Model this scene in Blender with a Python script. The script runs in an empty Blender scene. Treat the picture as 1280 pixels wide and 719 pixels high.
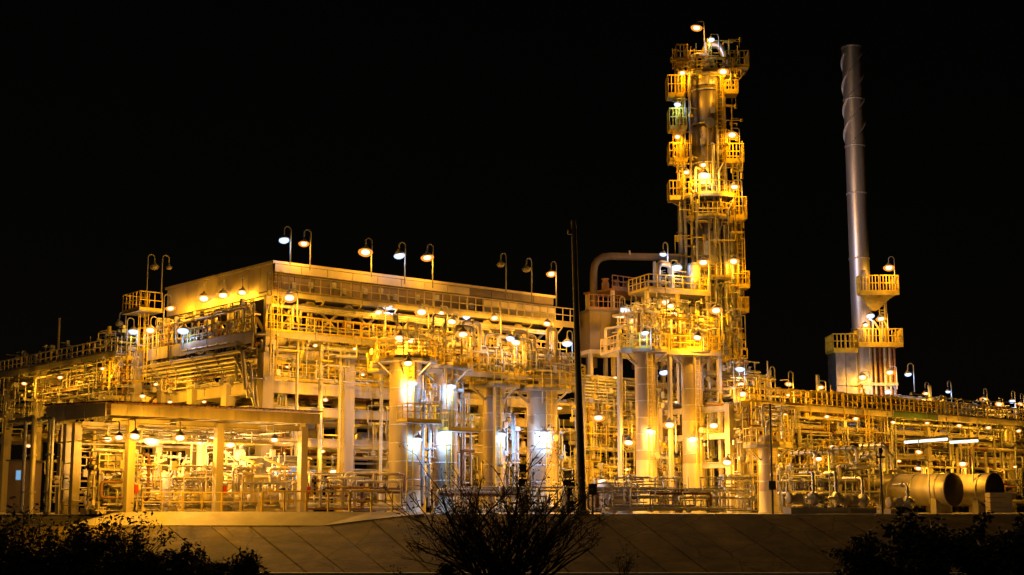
import bpy, math, random
from mathutils import Vector, Matrix

S = bpy.context.scene
COL = S.collection
R = math.radians

# ------------------------------------------------------------------ camera
FPX, CX, CY = 1800.0, 640.0, 359.5
PITCH = math.atan((637 - CY) / FPX)
ZC = 0.25
ct, st = math.cos(PITCH), math.sin(PITCH)
cam_d = bpy.data.cameras.new("camera")
cam = bpy.data.objects.new("camera", cam_d)
COL.objects.link(cam)
cam.location = (0, 0, ZC)
cam.rotation_euler = (R(90) + PITCH, 0, 0)
cam_d.sensor_width = 36.0
cam_d.lens = 36.0 * FPX / 1280.0
cam_d.clip_start = 0.5
cam_d.clip_end = 9000
S.camera = cam

# ------------------------------------------------------------------ night sky, faint added front fill, exposure
W = bpy.data.worlds.new("World")
S.world = W
W.use_nodes = True
wn = W.node_tree.nodes
wl = W.node_tree.links
wn.clear()
wo = wn.new("ShaderNodeOutputWorld")
wb = wn.new("ShaderNodeBackground")
sky = wn.new("ShaderNodeTexSky")
sky.sky_type = 'NISHITA'
sky.sun_disc = False
sky.sun_elevation = R(25)
sky.sun_rotation = R(150)
tn = wn.new('ShaderNodeMix'); tn.data_type = 'RGBA'; tn.blend_type = 'MULTIPLY'; tn.inputs[0].default_value = 1
tn.inputs[7].default_value = (1, .62, .34, 1)
wl.new(sky.outputs[0], tn.inputs[6]); wl.new(tn.outputs[2], wb.inputs[0])
wb.inputs[1].default_value = 0.0004
wl.new(wb.outputs[0], wo.inputs[0])
front_fill = bpy.data.lights.new("front_fill", 'SUN')  # added fill from the camera side, lifts the front faces
front_fill.energy = 0.08
front_fill.angle = R(0.5)
front_fill.color = (1, .72, .36)
mo = bpy.data.objects.new("front_fill", front_fill)
mo.rotation_euler = (R(58), 0, R(-28))
COL.objects.link(mo)
S.view_settings.view_transform = 'Standard'
S.view_settings.look = 'None'
S.view_settings.gamma = 1
S.view_settings.exposure = 0.0
S.cycles.max_bounces = 5
S.cycles.diffuse_bounces = 3
S.cycles.glossy_bounces = 2
S.cycles.transparent_max_bounces = 8
S.cycles.sample_clamp_indirect = 2.0
S.cycles.sample_clamp_direct = 12.0
S.cycles.use_denoising = True
S.cycles.caustics_reflective = False
S.cycles.caustics_refractive = False
GAIN = 1.46                                # overall lamp output

# ------------------------------------------------------------------ frames
def at(px, py, Y):
    a = (px - CX) / FPX; b = (CY - py) / FPX
    t = Y / (ct - b * st)
    return Vector((a * t, Y, ZC + t * (b * ct + st)))
GA = R(40)
U = Vector((math.cos(GA), math.sin(GA), 0))
V = Vector((-math.sin(GA), math.cos(GA), 0))
Z = Vector((0, 0, 1))
O = at(335, 640, 92); O.z = 0
def g(u, v, z=0.0): return O + U * u + V * v + Z * z
def plane_hit(px, py, n, c):
    a = (px - CX) / FPX; b = (CY - py) / FPX
    d = Vector((a, ct - b * st, b * ct + st))
    o = Vector((0, 0, ZC)) - O
    t = (c - o.dot(n)) / d.dot(n)
    return Vector((0, 0, ZC)) + d * t
def onv(px, py, v): return plane_hit(px, py, V, v)
def onu(px, py, u): return plane_hit(px, py, U, u)
def uv(p): q = p - O; return q.dot(U), q.dot(V)

# ------------------------------------------------------------------ materials
MATS = {}
def mat(name, col, rough=.5, metal=0.0, var=.25, scale=2.0, bump=0.0, dirt=None, streak=False):
    m = bpy.data.materials.new(name); m.use_nodes = True
    nt = m.node_tree; n = nt.nodes; l = nt.links
    b = n["Principled BSDF"]
    tc = n.new("ShaderNodeTexCoord")
    nz = n.new("ShaderNodeTexNoise"); nz.inputs["Scale"].default_value = scale; nz.inputs["Detail"].default_value = 6
    src = tc.outputs["Object"]
    if streak:
        mp = n.new("ShaderNodeMapping"); mp.inputs["Scale"].default_value = (1, 1, .12)
        l.new(src, mp.inputs[0]); src = mp.outputs[0]
    l.new(src, nz.inputs["Vector"])
    cr = n.new("ShaderNodeValToRGB")
    cr.color_ramp.elements[0].position = .3; cr.color_ramp.elements[1].position = .7
    d = dirt or tuple(c * (1 - var) for c in col)
    cr.color_ramp.elements[0].color = (*d, 1)
    cr.color_ramp.elements[1].color = (*[min(.9, c * (1 + var * .5)) for c in col], 1)
    l.new(nz.outputs[0], cr.inputs[0]); l.new(cr.outputs[0], b.inputs["Base Color"])
    b.inputs["Metallic"].default_value = metal
    mr = n.new("ShaderNodeMapRange")
    mr.inputs["To Min"].default_value = max(.05, rough - .12); mr.inputs["To Max"].default_value = min(1, rough + .15)
    l.new(nz.outputs[0], mr.inputs[0]); l.new(mr.outputs[0], b.inputs["Roughness"])
    if bump:
        bp = n.new("ShaderNodeBump"); bp.inputs["Strength"].default_value = bump; bp.inputs["Distance"].default_value = .05
        n2 = n.new("ShaderNodeTexNoise"); n2.inputs["Scale"].default_value = scale * 6; n2.inputs["Detail"].default_value = 5
        l.new(src, n2.inputs["Vector"]); l.new(n2.outputs[0], bp.inputs["Height"]); l.new(bp.outputs[0], b.inputs["Normal"])
    MATS[name] = m
    return m
def emis(name, col, s, mix=0.0):
    m = bpy.data.materials.new(name); m.use_nodes = True
    n = m.node_tree.nodes; l = m.node_tree.links
    n.clear()
    o = n.new("ShaderNodeOutputMaterial"); e = n.new("ShaderNodeEmission")
    e.inputs[0].default_value = (*col, 1); e.inputs[1].default_value = s
    if mix:
        t = n.new("ShaderNodeBsdfTransparent"); mx = n.new("ShaderNodeMixShader")
        mx.inputs[0].default_value = 1 - mix
        l.new(t.outputs[0], mx.inputs[1]); l.new(e.outputs[0], mx.inputs[2]); l.new(mx.outputs[0], o.inputs[0])
    else:
        l.new(e.outputs[0], o.inputs[0])
    m.cycles.emission_sampling = 'NONE'
    MATS[name] = m
    return m
mat('steel', (.41, .36, .27), .5, 0, .3, 1.2, .1, streak=True)
mat('fireproof', (.43, .38, .27), .8, 0, .25, 1.5, .3, streak=True)
mat('galv', (.45, .45, .44), .42, .5, .25, 4)
mat('clad', (.60, .59, .57), .36, .8, .25, 2.2, .15)
mat('clad_dark', (.20, .17, .14), .42, .55, .35, 1.6, .15, streak=True)
mat('vessel', (.36, .30, .22), .55, .2, .35, 1.1, .15, streak=True)
mat('stack', (.50, .50, .52), .42, .8, .2, 1.5, .08, streak=True)
mat('cream', (.58, .50, .38), .45, 0, .25, 2, .1, streak=True)
mat('clad_warm', (.52, .47, .40), .45, .45, .3, 1.6, .15, streak=True)
mat('dark', (.055, .053, .05), .55, 0, .35, 3)
mat('yellow', (.62, .46, .03), .5, 0, .25, 2, dirt=(.42, .30, .03))
mat('panel', (.46, .40, .31), .6, 0, .25, .8, .1, streak=True)
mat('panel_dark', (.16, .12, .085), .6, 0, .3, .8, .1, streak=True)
mat('concrete', (.40, .37, .32), .85, 0, .25, 1.0, .4)
mat('slab', (.15, .118, .065), .95, 0, .6, .9, .9)
mat('shaded_end', (.022, .018, .014), .95, 0, .3, 2)  # drum ends, their unlit shade put into the colour
mat('soil', (.03, .026, .02), .95, 0, .5, .4, .8)
mat('kerb_paint', (.62, .57, .47), .8, 0, .25, 3, .3)
mat('brown', (.085, .062, .04), .6, .1, .3, 1.2, .15, streak=True)
mat('road', (.012, .012, .012), .9, 0, .3, 1.0, .4)
mat('rust', (.20, .10, .05), .75, 0, .5, 3, .3)
mat('red', (.42, .03, .02), .45, 0, .2, 3)
mat('blue', (.04, .09, .25), .45, 0, .2, 3)
mat('green', (.07, .15, .09), .5, 0, .2, 3)
mat('grating', (.26, .24, .20), .6, .3, .3, 6)
mat('enamel', (.22, .22, .21), .4, 0, .2, 5)
mat('bark', (.03, .022, .015), .9, 0, .4, 6, .5)
mat('leaf', (.03, .034, .012), .7, 0, .45, .8)
mat('leaf_dry', (.12, .105, .035), .7, 0, .45, .8)
emis('bulb_sodium', (1, .72, .34), 7.0)
emis('glow_sodium', (1, .30, .03), 1.5, .42)
emis('bulb_white', (.88, .94, 1.0), 7.0)
emis('glow_white', (.50, .66, 1.0), 1.9, .45)
emis('bulb_warm', (1, .90, .70), 10.0)
emis('glow_warm', (1, .62, .25), 2.6, .45)
mat('bulb_off', (.30, .27, .22), .25, 0, .1, 3)
emis('screen', (.25, .55, .9), .7)
emis('tube_white', (.85, .95, .85), 1.6)
M = MATS

nt = M['slab'].node_tree                   # slab tone varies by weathering and painted-in shadow patches, with dark run-off stains
oi = nt.nodes.new("ShaderNodeObjectInfo"); mr2 = nt.nodes.new("ShaderNodeMapRange"); mr2.inputs["To Min"].default_value = .6; mr2.inputs["To Max"].default_value = 1.3
mx = nt.nodes.new("ShaderNodeMix"); mx.data_type = 'RGBA'; mx.blend_type = 'MULTIPLY'; mx.inputs[0].default_value = 1
nt.links.new(oi.outputs["Random"], mr2.inputs[0]); nt.links.new(mr2.outputs[0], mx.inputs[7])
bs = nt.nodes["Principled BSDF"]; src = bs.inputs["Base Color"].links[0].from_socket
nz2 = nt.nodes.new("ShaderNodeTexNoise"); nz2.inputs["Scale"].default_value = .35; nz2.inputs["Detail"].default_value = 9; nz2.inputs["Roughness"].default_value = .75
tc2 = nt.nodes.new("ShaderNodeTexCoord"); nt.links.new(tc2.outputs["Object"], nz2.inputs["Vector"])
cr2 = nt.nodes.new("ShaderNodeValToRGB"); cr2.color_ramp.elements[0].position = .36; cr2.color_ramp.elements[1].position = .62
cr2.color_ramp.elements[0].color = (.38, .36, .34, 1); cr2.color_ramp.elements[1].color = (1.1, 1.08, 1.0, 1)
mx2 = nt.nodes.new("ShaderNodeMix"); mx2.data_type = 'RGBA'; mx2.blend_type = 'MULTIPLY'; mx2.inputs[0].default_value = 1
nt.links.new(nz2.outputs[0], cr2.inputs[0]); nt.links.new(cr2.outputs[0], mx2.inputs[7])
vor = nt.nodes.new("ShaderNodeTexVoronoi"); vor.feature = 'DISTANCE_TO_EDGE'; vor.inputs["Scale"].default_value = .28
wv = nt.nodes.new("ShaderNodeVectorMath"); wv.operation = 'ADD'; nt.links.new(tc2.outputs["Object"], wv.inputs[0]); nt.links.new(nz2.outputs["Color"], wv.inputs[1]); nt.links.new(wv.outputs[0], vor.inputs["Vector"])
cr3 = nt.nodes.new("ShaderNodeValToRGB"); cr3.color_ramp.elements[0].position = .004; cr3.color_ramp.elements[1].position = .016; cr3.color_ramp.elements[0].color = (.3, .28, .25, 1)
nt.links.new(vor.outputs["Distance"], cr3.inputs[0]); mx3 = nt.nodes.new("ShaderNodeMix"); mx3.data_type = 'RGBA'; mx3.blend_type = 'MULTIPLY'; mx3.inputs[0].default_value = 1
nt.links.new(cr3.outputs[0], mx3.inputs[7]); nt.links.new(src, mx3.inputs[6]); src = mx3.outputs[2]
nt.links.new(src, mx.inputs[6]); nt.links.new(mx.outputs[2], mx2.inputs[6]); nt.links.new(mx2.outputs[2], bs.inputs["Base Color"])
# ------------------------------------------------------------------ mesh builder
class MB:
    def __init__(s): s.v = []; s.f = []; s.sm = []
    def _add(s, vs, fs, smooth):
        k = len(s.v); s.v += [Vector(p) for p in vs]
        s.f += [tuple(i + k for i in f) for f in fs]; s.sm += [smooth] * len(fs)
    def box(s, c, a, b, h, ua=U, va=V, za=Z):
        c = Vector(c); vs = []
        for k in (-1, 1):
            for i, j in ((-1, -1), (1, -1), (1, 1), (-1, 1)):
                vs.append(c + ua * (a / 2 * i) + va * (b / 2 * j) + za * (h / 2 * k))
        s._add(vs, [(3, 2, 1, 0), (4, 5, 6, 7), (0, 1, 5, 4), (1, 2, 6, 5), (2, 3, 7, 6), (3, 0, 4, 7)], False); return s
    def span(s, u0, u1, v0, v1, z0, z1):
        return s.box(g((u0 + u1) / 2, (v0 + v1) / 2, (z0 + z1) / 2), abs(u1 - u0), abs(v1 - v0), abs(z1 - z0))
    def bar(s, p0, p1, w, h=None):
        h = h or w; p0 = Vector(p0); p1 = Vector(p1); d = p1 - p0; L = d.length
        if L < 1e-5: return s
        d /= L
        x = d.cross(Z)
        x = U.copy() if x.length < 1e-3 else x.normalized()
        y = x.cross(d).normalized()
        s.box((p0 + p1) / 2, w, h, L, x, y, d); return s
    def ibeam(s, p0, p1, w, h, t=.04):
        p0 = Vector(p0); p1 = Vector(p1); d = (p1 - p0).normalized(); x = d.cross(Z)
        x = U.copy() if x.length < 1e-3 else x.normalized()
        y = x.cross(d).normalized(); o = y * (h / 2 - t / 2)
        s.bar(p0 + o, p1 + o, w, t); s.bar(p0 - o, p1 - o, w, t); s.bar(p0, p1, t, h - 2 * t - .002); return s
    def tube(s, pts, r, n=8, caps=True, smooth=True):
        pts = [Vector(p) for p in pts]; m = len(pts)
        rs = r if isinstance(r, (list, tuple)) else [r] * m
        t = [(pts[min(i + 1, m - 1)] - pts[max(i - 1, 0)]).normalized() for i in range(m)]
        x = t[0].orthogonal().normalized(); vs = []
        for i in range(m):
            x = (x - t[i] * x.dot(t[i]))
            x = t[i].orthogonal().normalized() if x.length < 1e-4 else x.normalized()
            y = t[i].cross(x)
            for k in range(n):
                a = 2 * math.pi * k / n
                vs.append(pts[i] + (x * math.cos(a) + y * math.sin(a)) * rs[i])
        fs = [(i * n + k, i * n + (k + 1) % n, (i + 1) * n + (k + 1) % n, (i + 1) * n + k) for i in range(m - 1) for k in range(n)]
        s._add(vs, fs, smooth)
        if caps:
            s._add(vs[:n], [tuple(range(n - 1, -1, -1))], False); s._add(vs[-n:], [tuple(range(n))], False)
        return s
    def pipe(s, pts, r, n=8, bend=None):
        pts = [Vector(p) for p in pts]; bend = bend or r * 2.2; out = [pts[0]]
        for i in range(1, len(pts) - 1):
            a, b, c = pts[i - 1], pts[i], pts[i + 1]
            k = min(bend, (a - b).length * .45, (c - b).length * .45)
            p = b + (a - b).normalized() * k; q = b + (c - b).normalized() * k
            for w in (0, .25, .5, .75, 1):
                out.append(p * (1 - w) ** 2 + b * 2 * w * (1 - w) + q * w * w)
        out.append(pts[-1]); return s.tube(out, r, n)
    def lathe(s, prof, c, n=24, axis=Z, smooth=True, a0=0, a1=2 * math.pi):
        c = Vector(c); axis = Vector(axis).normalized(); x = axis.orthogonal().normalized()
        if abs(axis.z) > .99: x = Vector((1, 0, 0))
        y = axis.cross(x); full = abs(a1 - a0 - 2 * math.pi) < 1e-4; m = n if full else n + 1; vs = []
        for (r, h) in prof:
            for k in range(m):
                a = a0 + (a1 - a0) * k / n
                vs.append(c + axis * h + (x * math.cos(a) + y * math.sin(a)) * max(r, 1e-4))
        fs = []
        for i in range(len(prof) - 1):
            for k in range(n):
                k2 = (k + 1) % m if full else k + 1
                fs.append((i * m + k, i * m + k2, (i + 1) * m + k2, (i + 1) * m + k))
        s._add(vs, fs, smooth); return s
    def cyl(s, p0, p1, r, n=12):
        return s.tube([p0, p1], r, n)
    def build(s, name, m, parent=None, loc=None):
        base = parent['_w'] if parent is not None else (loc or (0, 0, 0))
        b = Vector(base)
        me = bpy.data.meshes.new(name)
        me.from_pydata([tuple(p - b) for p in s.v], [], s.f)
        me.polygons.foreach_set("use_smooth", s.sm)
        me.materials.append(M[m]); me.update()
        o = bpy.data.objects.new(name, me); COL.objects.link(o)
        o['_w'] = tuple(b)
        if parent is not None: o.parent = parent
        else: o.location = b
        return o
def tag(o, label=None, cat=None, group=None, kind=None):
    if label: o['label'] = label
    if cat: o['category'] = cat
    if group: o['group'] = group
    if kind: o['kind'] = kind
    return o
def thing(name, label, cat, loc, group=None):
    o = bpy.data.objects.new(name, None); COL.objects.link(o)
    o.location = loc; o['_w'] = tuple(loc); o.empty_display_size = .3
    return tag(o, label, cat, group)
def inst(mesh_obj, parent, loc, rz=0, name=None, rot=None):
    c = mesh_obj.copy(); COL.objects.link(c); c.parent = parent
    c.location = Vector(loc) - Vector(parent['_w']); c.rotation_euler = rot or (0, 0, rz)
    c['_w'] = tuple(loc)
    return c

# ------------------------------------------------------------------ parts shared by many things
def handrail(parent, path, h=1.1, gap=1.0, m='yellow', name='handrail', kick=True, closed=False, w=.055):
    mb = MB(); P = [Vector(p) for p in path]
    if closed: P.append(P[0])
    for a, b in zip(P[:-1], P[1:]):
        L = (b - a).length; n = max(1, round(L / gap))
        for i in range(n + 1):
            q = a.lerp(b, i / n); mb.bar(q, q + Z * h, w, w)
        mb.bar(a + Z * h, b + Z * h, w * 1.2, w * 1.2); mb.bar(a + Z * h * .55, b + Z * h * .55, w, w)
        if kick: mb.bar(a + Z * .09, b + Z * .09, .03, .18)
    return mb.build(name, m, parent)
def ladder(parent, p0, p1, side, w=.45, m='yellow', cage=None):
    mb = MB(); p0 = Vector(p0); p1 = Vector(p1); side = Vector(side).normalized()
    for s in (-1, 1): mb.bar(p0 + side * s * w / 2, p1 + side * s * w / 2, .06, .06)
    n = int((p1 - p0).length / .33)
    for i in range(1, n):
        q = p0.lerp(p1, i / n); mb.bar(q - side * w / 2, q + side * w / 2, .035, .035)
    lo = mb.build('ladder', m, parent)
    if cage is not None:
        c = Vector(cage).normalized(); mb = MB(); L = (p1 - p0).length
        k = int((L - 2.2) / .8)
        ang = [-1.57 + 3.14 * i / 6 for i in range(7)]
        ring = lambda q: [q + side * .36 * math.sin(a) + c * (.08 + .55 * math.cos(a)) for a in ang]
        for i in range(max(k, 1) + 1):
            q = p0.lerp(p1, (2.2 + i * .8) / L if L > 2.4 else 1)
            r = ring(q)
            for a, b in zip(r[:-1], r[1:]): mb.bar(a, b, .05, .012)
        a, b = ring(p0.lerp(p1, min(1, 2.2 / L))), ring(p1)
        for i in (1, 3, 5): mb.bar(a[i], b[i], .04, .012)
        mb.build('safety_cage', m, parent)
    return lo
_valve = {}
def valve_mesh(m):
    if m in _valve: return _valve[m]
    mb = MB()
    mb.lathe([(.02, -.22), (.15, -.22), (.15, -.16), (.09, -.13), (.15, 0), (.09, .13), (.15, .16), (.15, .22), (.02, .22)], (0, 0, 0), 10, Vector((1, 0, 0)))
    mb.cyl((0, 0, .05), (0, 0, .45), .045, 6)
    mb.lathe([(.15, -.015), (.2, -.015), (.2, .015), (.15, .015), (.15, -.015)], (0, 0, .45), 10)
    mb.bar((-.17, 0, .45), (.17, 0, .45), .02); mb.bar((0, -.17, .45), (0, .17, .45), .02)
    me = bpy.data.meshes.new('valve'); me.from_pydata([tuple(p) for p in mb.v], [], mb.f)
    me.polygons.foreach_set("use_smooth", mb.sm); me.materials.append(M[m]); _valve[m] = me
    return me
def valve(parent, p, rz, s=1.0, m='rust', tilt=0):
    o = bpy.data.objects.new('valve', valve_mesh(m)); COL.objects.link(o); o.parent = parent
    o.location = Vector(p) - Vector(parent['_w']); o.rotation_euler = (tilt, 0, rz); o.scale = (s, s, s)
def run(parent, pts, r, m='clad', n=8, flange=0, name='pipe', bend=None):
    mb = MB(); mb.pipe(pts, r, n, bend)
    if flange:
        for a, b in zip(pts[:-1], pts[1:]):
            a = Vector(a); b = Vector(b); L = (b - a).length
            if L > flange:
                d = (b - a).normalized()
                for k in range(1, int(L / flange) + 1):
                    q = a + d * (k * flange - flange * .4)
                    mb.cyl(q - d * .05, q + d * .05, r * 1.55, n)
    return mb.build(name, m, parent)
def clutter(parent, seed, ur, vr, zr, n, r=(.05, .16), mats=('clad', 'galv', 'steel', 'clad_warm', 'rust'), segs=(3, 5), valves=.5, bias=(1, .8, 1)):
    rg = random.Random(seed)
    rng = (ur, vr, zr)
    for i in range(n):
        p = [rg.uniform(*q) for q in rng]; pts = [g(*p)]; last = -1
        for k in range(rg.randint(*segs)):
            ax = rg.choices((0, 1, 2), [bias[j] if j != last else 0 for j in range(3)])[0]
            lo, hi = rng[ax]; q = rg.uniform(lo, hi)
            if abs(q - p[ax]) < .35: q = lo if p[ax] - lo > hi - p[ax] else hi
            if abs(q - p[ax]) < .3: continue
            p = list(p); p[ax] = q; last = ax; pts.append(g(*p))
        if len(pts) < 2: continue
        rr = rg.uniform(*r) if rg.random() < .6 else r[0] * 1.1
        run(parent, pts, rr, rg.choice(mats), 7, flange=rg.choice((0, 1.4, 2.2)))
        if rg.random() < valves:
            a, b = pts[0], pts[1]; q = a.lerp(b, .5); d = (b - a).normalized()
            if abs(d.z) < .5: valve(parent, q, math.atan2(d.y, d.x), rr / .1 * .8 + .3, rg.choice(('rust', 'dark', 'galv', 'yellow')))
def fine(parent, seed, ur, vr, zr, n, m='galv', r=(.025, .05), frame=None):
    """small-bore pipe, conduit, gauge boxes: too small to pick apart, one mesh"""
    rg = random.Random(seed); mb = MB(); P = frame or g; rng = (ur, vr, zr)
    for i in range(n):
        p = [rg.uniform(*q) for q in rng]; pts = [P(*p)]; last = -1
        for k in range(rg.randint(2, 4)):
            ax = rg.choice([j for j in range(3) if j != last]); L = rg.choice((-1, 1)) * rg.uniform(.4, 2.6 if ax != 1 else .8)
            p = list(p); p[ax] = min(max(p[ax] + L, rng[ax][0]), rng[ax][1]); last = ax; pts.append(P(*p))
        rr = rg.uniform(*r)
        for a, b in zip(pts[:-1], pts[1:]):
            if (b - a).length > .1: mb.tube([a, b], rr, 5, False)
        q = rg.random()
        if q < .35: mb.box(pts[1], rg.uniform(.15, .4), rg.uniform(.1, .2), rg.uniform(.2, .5))
        elif q < .6: mb.lathe([(.01, -.08), (.13, -.08), (.13, .08), (.01, .08)], pts[-1], 8, (U, V, Z)[rg.randrange(3)])
    o = mb.build('small_bore_piping', m, parent); o['kind'] = 'stuff'; return o
def world_frame(x, y, z): return Vector((x, y, z))
def box_part(parent, name, m, *spans):
    mb = MB()
    for s in spans: mb.span(*s)
    return mb.build(name, m, parent)
# ================================================================== SETTING: ground, embankment, apron, kerb, road
def lerp(a, b, t): return a + (b - a) * t
EDGE = [(-600, -.6), (-26, -.6), (-18.5, -.58), (-9.7, -.60), (-7.5, -.32), (-5.5, -.10), (-4.6, .0), (60, .0), (600, .0)]
def edge_z(x):
    for (a, za), (b, zb) in zip(EDGE[:-1], EDGE[1:]):
        if a <= x <= b: return lerp(za, zb, (x - a) / (b - a))
    return 0.0
def skew(x): return 2.9 if x > 0 else 2.9 - .1 * x
def slope_pt(x, t, up=0.0):                # t 0 at the crest, 1 at the foot; the joints run askew
    return Vector((x, lerp(74.6, 66.2, t), lerp(edge_z(x), -2.62, t) + up))
mb = MB()
xs = [e[0] for e in EDGE]
rows = []
rows.append([Vector((x, -400, -3.0)) for x in xs])
rows.append([Vector((x, 64.5, -2.95)) for x in xs])
rows.append([slope_pt(x, 1, -.16) for x in xs])
rows.append([slope_pt(x, 0, -.16) for x in xs])
rows.append([Vector((x, 76.6, -.05 if x > -20 else -.3)) for x in xs])
rows.append([Vector((x, 79.5, -.05)) for x in xs])
rows.append([Vector((x, 5000, -.05)) for x in xs])
vs = [p for r_ in rows for p in r_]; n = len(xs)
mb._add(vs, [(i * n + k, i * n + k + 1, (i + 1) * n + k + 1, (i + 1) * n + k) for i in range(len(rows) - 1) for k in range(n - 1)], False)
ground = tag(mb.build('ground', 'soil'), kind='structure')
mb = MB(); mb.box((0, 40, -2.94), 500, 49, .05, Vector((1, 0, 0)), Vector((0, 1, 0)))
tag(mb.build('road', 'road'), kind='structure')
mb = MB(); X1 = Vector((1, 0, 0)); Y1 = Vector((0, 1, 0))
mb.box((5, 66.0, -2.6), 150, .4, .09, X1, Y1)
tag(mb.build('kerb', 'kerb_paint'), kind='structure')
# concrete floor of the plant
mb = MB(); mb.box((14, 110, -.02), 150, 62, .05, X1, Y1)
tag(mb.build('pavement', 'concrete'), kind='structure')
# embankment of concrete slabs, each slab a piece
emb = MB(); emb.box((0, 66.5, -2.86), 120, .5, .3, X1, Y1)
emb = tag(emb.build('embankment', 'soil'), kind='structure')
rg = random.Random(4)
x = -40.0
while x < 46:
    w = rg.uniform(1.9, 2.5)
    for (t0, t1) in ((0, 1),):
        mb = MB(); gp = .05; lift = rg.uniform(-.02, .03)
        a, b = t0 + .0006, t1 - .0006
        c = [slope_pt(x + gp + skew(x) * a, a, lift), slope_pt(x + w - gp + skew(x + w) * a, a, lift + rg.uniform(-.01, .01)),
             slope_pt(x + w - gp + skew(x + w) * b, b, lift), slope_pt(x + gp + skew(x) * b, b, lift + rg.uniform(-.01, .01))]
        lo = [p - Z * .12 for p in c]
        mb._add(c + lo, [(3, 2, 1, 0), (4, 5, 6, 7), (0, 1, 5, 4), (1, 2, 6, 5), (2, 3, 7, 6), (3, 0, 4, 7)], False)
        mb.build('slab', 'slab', emb)
    x += w
# pale concrete apron under the yellow fence
ap = MB(); pts_t = [(-22.5, -.35), (-20.8, .08), (-19.4, .14), (-18.5, .14), (-12, .14), (-9.7, .14), (-7.4, .13), (-5.4, .10), (-4.5, .06)]
vs = []
for (xx, zt) in pts_t:
    ez = edge_z(xx)
    vs += [Vector((xx, 76.9, zt)), Vector((xx, 76.2, zt)), Vector((xx, 74.55, min(ez + .04, zt - .01))), Vector((xx, 74.55, ez - .3)), Vector((xx, 76.9, ez - .3))]
fs = []
for i in range(len(pts_t) - 1):
    for k in range(5): fs.append((i * 5 + k, i * 5 + (k + 1) % 5, (i + 1) * 5 + (k + 1) % 5, (i + 1) * 5 + k))
fs += [(0, 1, 2, 3, 4), tuple((len(pts_t) - 1) * 5 + k for k in (4, 3, 2, 1, 0))]
ap._add(vs, [f[::-1] for f in fs], False)
tag(ap.build('concrete_apron', 'concrete'), kind='structure')

# yellow fence along the top of the apron
fl = at(318, 640, 77); fr = at(490, 640, 77)
t = thing('safety_fence', 'yellow tubular safety fence along the top of the pale concrete apron', 'fence', (-13.2, 77, .1))
for a, b in ((-13.2, -10.9), (-10.85, -8.6), (-8.55, -6.35)):
    handrail(t, [(a, 77, .1), (b, 77, .1)], 1.1, 1.15, 'yellow', 'rail_section', False, w=.075)
t = thing('safety_fence', 'thin pipe fence before the brightly lit compressors', 'fence', (-19.6, 77.2, .05))
for a, b in ((-19.6, -17.5), (-17.45, -15.4), (-15.35, -13.3)):
    handrail(t, [(a, 77.2, .05), (b, 77.2, .05)], 1.1, 1.0, 'yellow', 'rail_section', False, w=.05)

# ================================================================== AIR COOLER BANK (the big block left of centre)
t = thing('air_cooler_block', 'long steel framed process block carrying a flat fan casing on its roof', 'process unit', g(0, 0))
ac = t
def column(u, v, z0, z1, w=.75, m='fireproof', parent=None, name='column'):
    mb = MB(); mb.span(u - w / 2, u + w / 2, v - w / 2, v + w / 2, z0, z1); return mb.build(name, m, parent or t)
us = (-.2, 6.0, 12.0, 18.0, 24.2); vs_ = (.4, 5.2, 10, 14.6)
for iu, u in enumerate(us):
    for iv, v in enumerate(vs_):
        column(u, v, 0, 10.2, .8 if iv == 0 else .7)
        column(u, v, 10.2, 13.9, .34, 'steel')
for u in (3.0, 9.0, 15.0, 21.0): column(u, .4, 10.9, 13.8, .26, 'steel')
# levels: longitudinal and cross beams (butted between columns)
LV = [(8.05, .75), (6.55, .6), (4.55, .55), (10.25, .6), (2.9, .3)]
for zc, h in LV:
    for iv, v in enumerate(vs_[:3] if zc < 8 else vs_):
        for a, b in zip(us[:-1], us[1:]):
            if zc < 4 and (iv == 0): continue
            mb = MB(); mb.ibeam(g(a + .41, v, zc), g(b - .41, v, zc), .34, h) if zc != 8.05 else mb.span(a + .41, b - .41, v - .2, v + .2, zc - h / 2, zc + h / 2)
            mb.build('beam', 'fireproof' if zc > 4 else 'steel', t)
    for u in us:
        for a, b in zip(vs_[:-1], vs_[1:]):
            mb = MB(); mb.ibeam(g(u, a + .41, zc), g(u, b - .41, zc), .34, h); mb.build('beam', 'fireproof', t)
# inner decks
for z0, v0, v1, m in ((8.44, .62, 14.4, 'grating'), (6.88, 2.5, 14.4, 'grating'), (10.58, -.2, 14.9, 'grating')):
    for a, b in zip(us[:-1], us[1:]):
        mb = MB(); mb.span(a + .03, b - .03, v0, v1, z0, z0 + .07); mb.build('deck', m, t)
handrail(t, [g(-.1, .25, 8.52), g(6, .25, 8.52)], 1.1, .5); handrail(t, [g(6.05, .25, 8.52), g(12, .25, 8.52)], 1.1, .5)
# lower walkway, projecting
for (a, b) in ((-1.3, 6), (6, 12), (12, 18), (18, 24.4)):
    mb = MB(); mb.span(a + .02, b - .02, -1.3, -.22, 11.3, 11.38); mb.span(a + .02, b - .02, -1.36, -1.3, 11.05, 11.45); wk = mb.build('walkway', 'grating', t)
    handrail(wk, [g(a + .05, -1.25, 11.4), g(b - .05, -1.25, 11.4)], 1.1, .62)
for v0, v1 in ((0.1, 5), (5, 10), (10, 15)):
    mb = MB(); mb.span(-1.36, -.2, v0, v1 - .03, 11.3, 11.38); wk = mb.build('walkway', 'grating', t)
    handrail(wk, [g(-1.3, v0 + .05, 11.4), g(-1.3, v1 - .05, 11.4)], 1.1, .62)
    mb = MB(); mb.span(-1.42, -1.36, v0, v1 - .03, 10.75, 11.5); mb.build('edge_beam', 'steel', t)
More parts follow.
